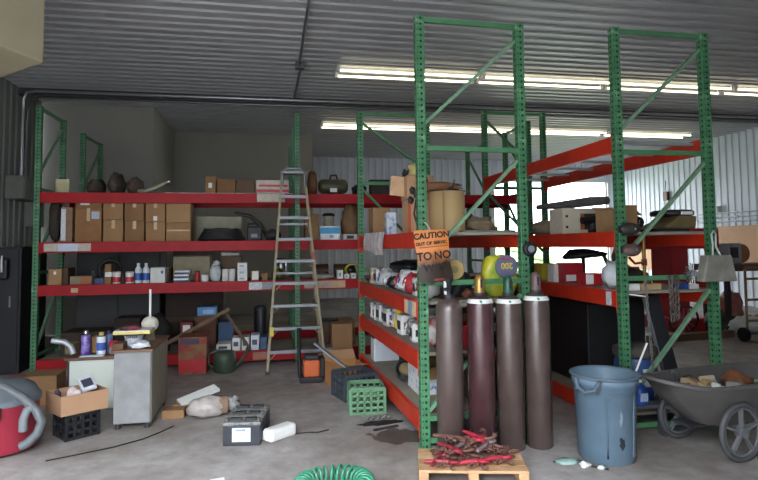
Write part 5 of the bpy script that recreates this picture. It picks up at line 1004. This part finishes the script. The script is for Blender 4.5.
# chains from the crossbar (z 1.345)
zc_=1.36; c=aY(668,280,4.61)
chain('thick grey chain hanging in a doubled loop from the right rack crossbar',(c.x-.02,4.553,1.37),(c.x-.01,4.553,.97),12,.02,.0075,mat('#6c6660',.5,.6,var=.25))
chain('second strand of grey chain hanging just right of the doubled loop',(c.x+.045,4.553,1.37),(c.x+.04,4.553,.99),11,.02,.0075,mat('#6c6660',.5,.6,var=.25))
c=aY(646,283,4.55); chain('thin long chain hanging from the crossbar down behind the cart',(c.x,4.56,1.36),(c.x+.06,4.56,.3),34,.011,.004,mat('#8c8a88',.4,.7))
# sheet metal hood hanging on the right front post
c=aY(711,254,4.5); t=thing('metal_hood','grey trapezoid sheet metal shade hanging by a wire from right post','shade',(c.x,4.45,0)); zA_=aY(711,255,4.5).z; zB_=aY(711,281,4.5).z
mb=MB(); mb.xprism([(-.17,zB_),(.18,zB_),(.13,zA_),(-.12,zA_)],-.05,.05); build('body',mb,mat('#9c988e',.5,.4,var=.2,scale=9),t,bevel=.012)
zt_=aY(711,231,4.5).z; build('wire_loop',MB().tube([(-.035,-.01,zA_),(-.03,-.01,zA_+.1),(-.04,-.01,zt_-.03),(-.005,-.0,zt_),(.03,.02,zt_-.03),(.035,.03,zA_+.08),(.05,0,zA_)],.008,6),m_white,t)
t=thing('wire_brush','bristly silver wire brush sticking out left of the metal shade','brush',(c.x-.17,4.52,zB_+.07)); 
for k in range(16): a=rad(90+k*12); build('bristle',MB().cyl((0,0,0),(.1*math.cos(a),.01*math.sin(k*2),.1*math.sin(a)),.004,n=5),m_chrome,t)
build('hub',MB().cyl((0,-.02,0),(0,.05,0),.03,n=12),m_grey,t)
# caution sign
c=aY(416,231,4.56); c2=aY(447,278,4.56); W_,H_=.285,.44
sg=thing('caution_sign','torn orange caution tag, sooty at the bottom, hanging on the front post','sign',(aY(430,229,4.55).x,4.55,aY(430,229,4.55).z),rot=Euler((0,rad(-5),0)))
def sign_mat():
    m=bpy.data.materials.new('sooty_orange'); m.use_nodes=True; nt=m.node_tree;N=nt.nodes;L=nt.links;b=N['Principled BSDF']
    tc=N.new('ShaderNodeTexCoord'); sp=N.new('ShaderNodeSeparateXYZ'); L.new(tc.outputs['Object'],sp.inputs[0]); nz=N.new('ShaderNodeTexNoise'); nz.inputs['Scale'].default_value=11; nz.inputs['Detail'].default_value=5; L.new(tc.outputs['Object'],nz.inputs['Vector'])
    a=N.new('ShaderNodeMath'); a.operation='MULTIPLY_ADD'; a.inputs[1].default_value=.16; L.new(nz.outputs['Fac'],a.inputs[0]); L.new(sp.outputs[2],a.inputs[2])
    r=N.new('ShaderNodeMapRange'); r.inputs['From Min'].default_value=-.22; r.inputs['From Max'].default_value=-.10; L.new(a.outputs[0],r.inputs['Value'])
    x=N.new('ShaderNodeMixRGB'); x.inputs[1].default_value=lin('#33241c'); x.inputs[2].default_value=lin('#d98443'); L.new(r.outputs[0],x.inputs[0]); L.new(x.outputs[0],b.inputs['Base Color']); b.inputs['Roughness'].default_value=.5; return m
mb=MB(); nx,nz_=6,9
def sp(i,k): u=i/nx; v=k/nz_; return Vector(((u-.5)*W_+.012*v+.01*math.sin(v*9)*(u-.5),-.012*math.sin(u*PI)-.01*v+.006*math.sin(5*u+4*v),-v*H_-.018*abs(u-.1)+(.012*math.sin(u*14) if k==nz_ else 0)))
vs=[sp(i,k) for k in range(nz_+1) for i in range(nx+1)]; q=len(vs); vs+=[p+Vector((0,.003,0)) for p in vs]
fs=[(k*(nx+1)+i,(k+1)*(nx+1)+i,(k+1)*(nx+1)+i+1,k*(nx+1)+i+1) for k in range(nz_) for i in range(nx)]; fs+=[tuple(q+j for j in f[::-1]) for f in fs]
build('sheet',mb.add(vs,fs,True),sign_mat(),sg)
m_ink=mat('#1e1712',.6)
for s_,sz,x,z in (('CAUTION',.068,.0,-.055),('OUT OF',.038,-.072,-.118),('SERVIC',.038,.07,-.118),('TO',.09,-.078,-.225),('NO',.09,.078,-.225),('W',.085,-.05,-.325),('M',.085,.06,-.325)):
    text(sg,s_,sz,(x,-.024,z),FRONT,m_ink,ext=.001)
build('rule',MB().box(-.115,-.025,-.15,.13,-.0235,-.146),m_ink,sg); build('red_base',MB().box(-.03,-.0225,-.432,.08,-.0215,-.415),mat('#7c2a24',.6),sg)
build('string',MB().tube([(.0,-.0,-.005),(-.02,.01,.04),(-.03,.035,.06)],.004,5),m_white,sg)
# green coil hose
t=thing('coil_hose','green coiled air hose lying on the floor at the front edge','hose',(.42,3.92,0)); mb=MB(); pts=[]; N_=420; turns=19
for i in range(N_):
    f=i/N_; a=rad(-40)+f*rad(262); R=.215; rr=.058
    ph=2*PI*turns*f; rad_=R+rr*math.cos(ph); pts.append((rad_*math.cos(a)*1.0,rad_*math.sin(a)*.8,.07+rr*math.sin(ph)))
build('coil',MB().tube(pts,.0105,6),mat('#2f7a5c',.35,var=.12),t); build('fitting',MB().cyl(pts[-1],Vector(pts[-1])+Vector((.02,-.06,-.02)),.014,n=10),m_chrome,t)
# ================================================================== RIGHT BACKGROUND
m_redm=mat('#b3242c',.4,var=.1,scale=4)
t=thing('red_machine','tall red steel machine column with an arm behind the right rack','machine',(7.85,9.9,0)); cx0=aY(671,250,9.6).x-7.85; cx1=aY(688,250,9.6).x-7.85; build('column',MB().box(cx0,-.3,.2,cx1,.3,1.75),m_redm,t,bevel=.02); build('arm',MB().box(-.95,-.3,1.55,.75,.3,1.95),m_redm,t,bevel=.03); build('base',MB().box(-.5,-.5,0,.45,.5,.25),m_redm,t,bevel=.02); build('guard',MB().box(.3,-.32,.5,.46,.3,.95),m_redm,t,bevel=.03); build('wheel',MB().cyl((.5,-.36,1.35),(.5,-.3,1.35),.1,n=18),m_black,t); build('bracket',MB().bar((.5,-.3,1.35),(.5,-.2,1.6),.05,.05),m_dark,t)
t=thing('workbench','brown topped workbench with dark steel legs along the right side','workbench',(9.3,9.6,0)); build('top',MB().box(-1.0,-.35,1.12,1.2,.4,1.25),mat('#5f473a',.6,var=.2),t,bevel=.006)
for x in (-.8,.95):
    for y in (-.25,.3): build('leg',MB().box(x-.04,y-.04,0,x+.04,y+.04,1.12),m_dark,t)
build('rail',MB().box(-.8,-.27,.2,.95,-.23,.28),m_dark,t)
t=thing('bench_grinder','grey machine with a dark window on the workbench edge','machine',(9.0,9.6,1.25)); build('body',MB().box(-.35,-.15,0,-.05,.2,.4),mat('#9aa0a6',.45,.2),t,bevel=.02); build('window',MB().box(-.3,-.165,.12,-.14,-.15,.32),m_dark,t); build('hood',MB().cyl((.0,-.1,.2),(.0,.15,.2),.18,n=18),mat('#a0623f',.6,var=.15),t)
t=thing('hand_truck','brown steel hand truck with a black wheel near the right edge','hand truck',(7.85,8.25,0)); m_ht=mat('#8a6a48',.6,.2,var=.2)
for x in (-.0,.34): build('rail',MB().tube([(x,0,.1),(x,0,1.18),(x+.05*(1 if x<.1 else -1),.03,1.24)],.02,8),m_ht,t)
for z in (.35,.7,1.05,1.24): build('crossbar',MB().bar((0,0,z),(.34,0,z),.03,.04),m_ht,t)
build('toe_plate',MB().box(-.03,-.25,.02,.37,0,.035),m_ht,t)
for x in (-.04,.38): build('wheel',MB().cyl((x-.025,.03,.12),(x+.025,.03,.12),.12,n=20),m_black,t)
build('axle',MB().cyl((-.03,.03,.12),(.37,.03,.12),.012,n=8),m_steel,t)
for (x,y,rx,rz,m,s,l) in ((8.65,9.05,.35,.16,m_bagw,1,'white plastic bag on the floor behind hand truck'),(7.98,9.1,.14,.24,mat('#3c4038',.8,var=.4),2,'dark clothes heap on the floor under the workbench'),(8.95,9.75,.2,.36,mat('#a8665e',.8,var=.2),3,'pink and grey rag pile under the workbench')):
    sack(l,x,y,0,rx,.22,rz,m,300+s,.25,'heap','rag_heap')
plank('long brown timber lying on the floor beyond the right front post',(6.2,8.55,.06),(8.0,8.75,.06),.12,.12,mat('#6a5140',.75))
t=thing('tyre','bicycle like thin black wheel lying against the workbench legs','wheel',(7.3,9.05,.0)); build('rim',MB().torus((0,0,.28),.26,.02,(0.1,1,.25),28,6),m_black,t)
for k in range(6): a=PI*k/6; build('spoke',MB().cyl((.25*math.cos(a),0,.28+.25*math.sin(a)),(-.25*math.cos(a),0,.28-.25*math.sin(a)),.005,n=5),m_steel,t)
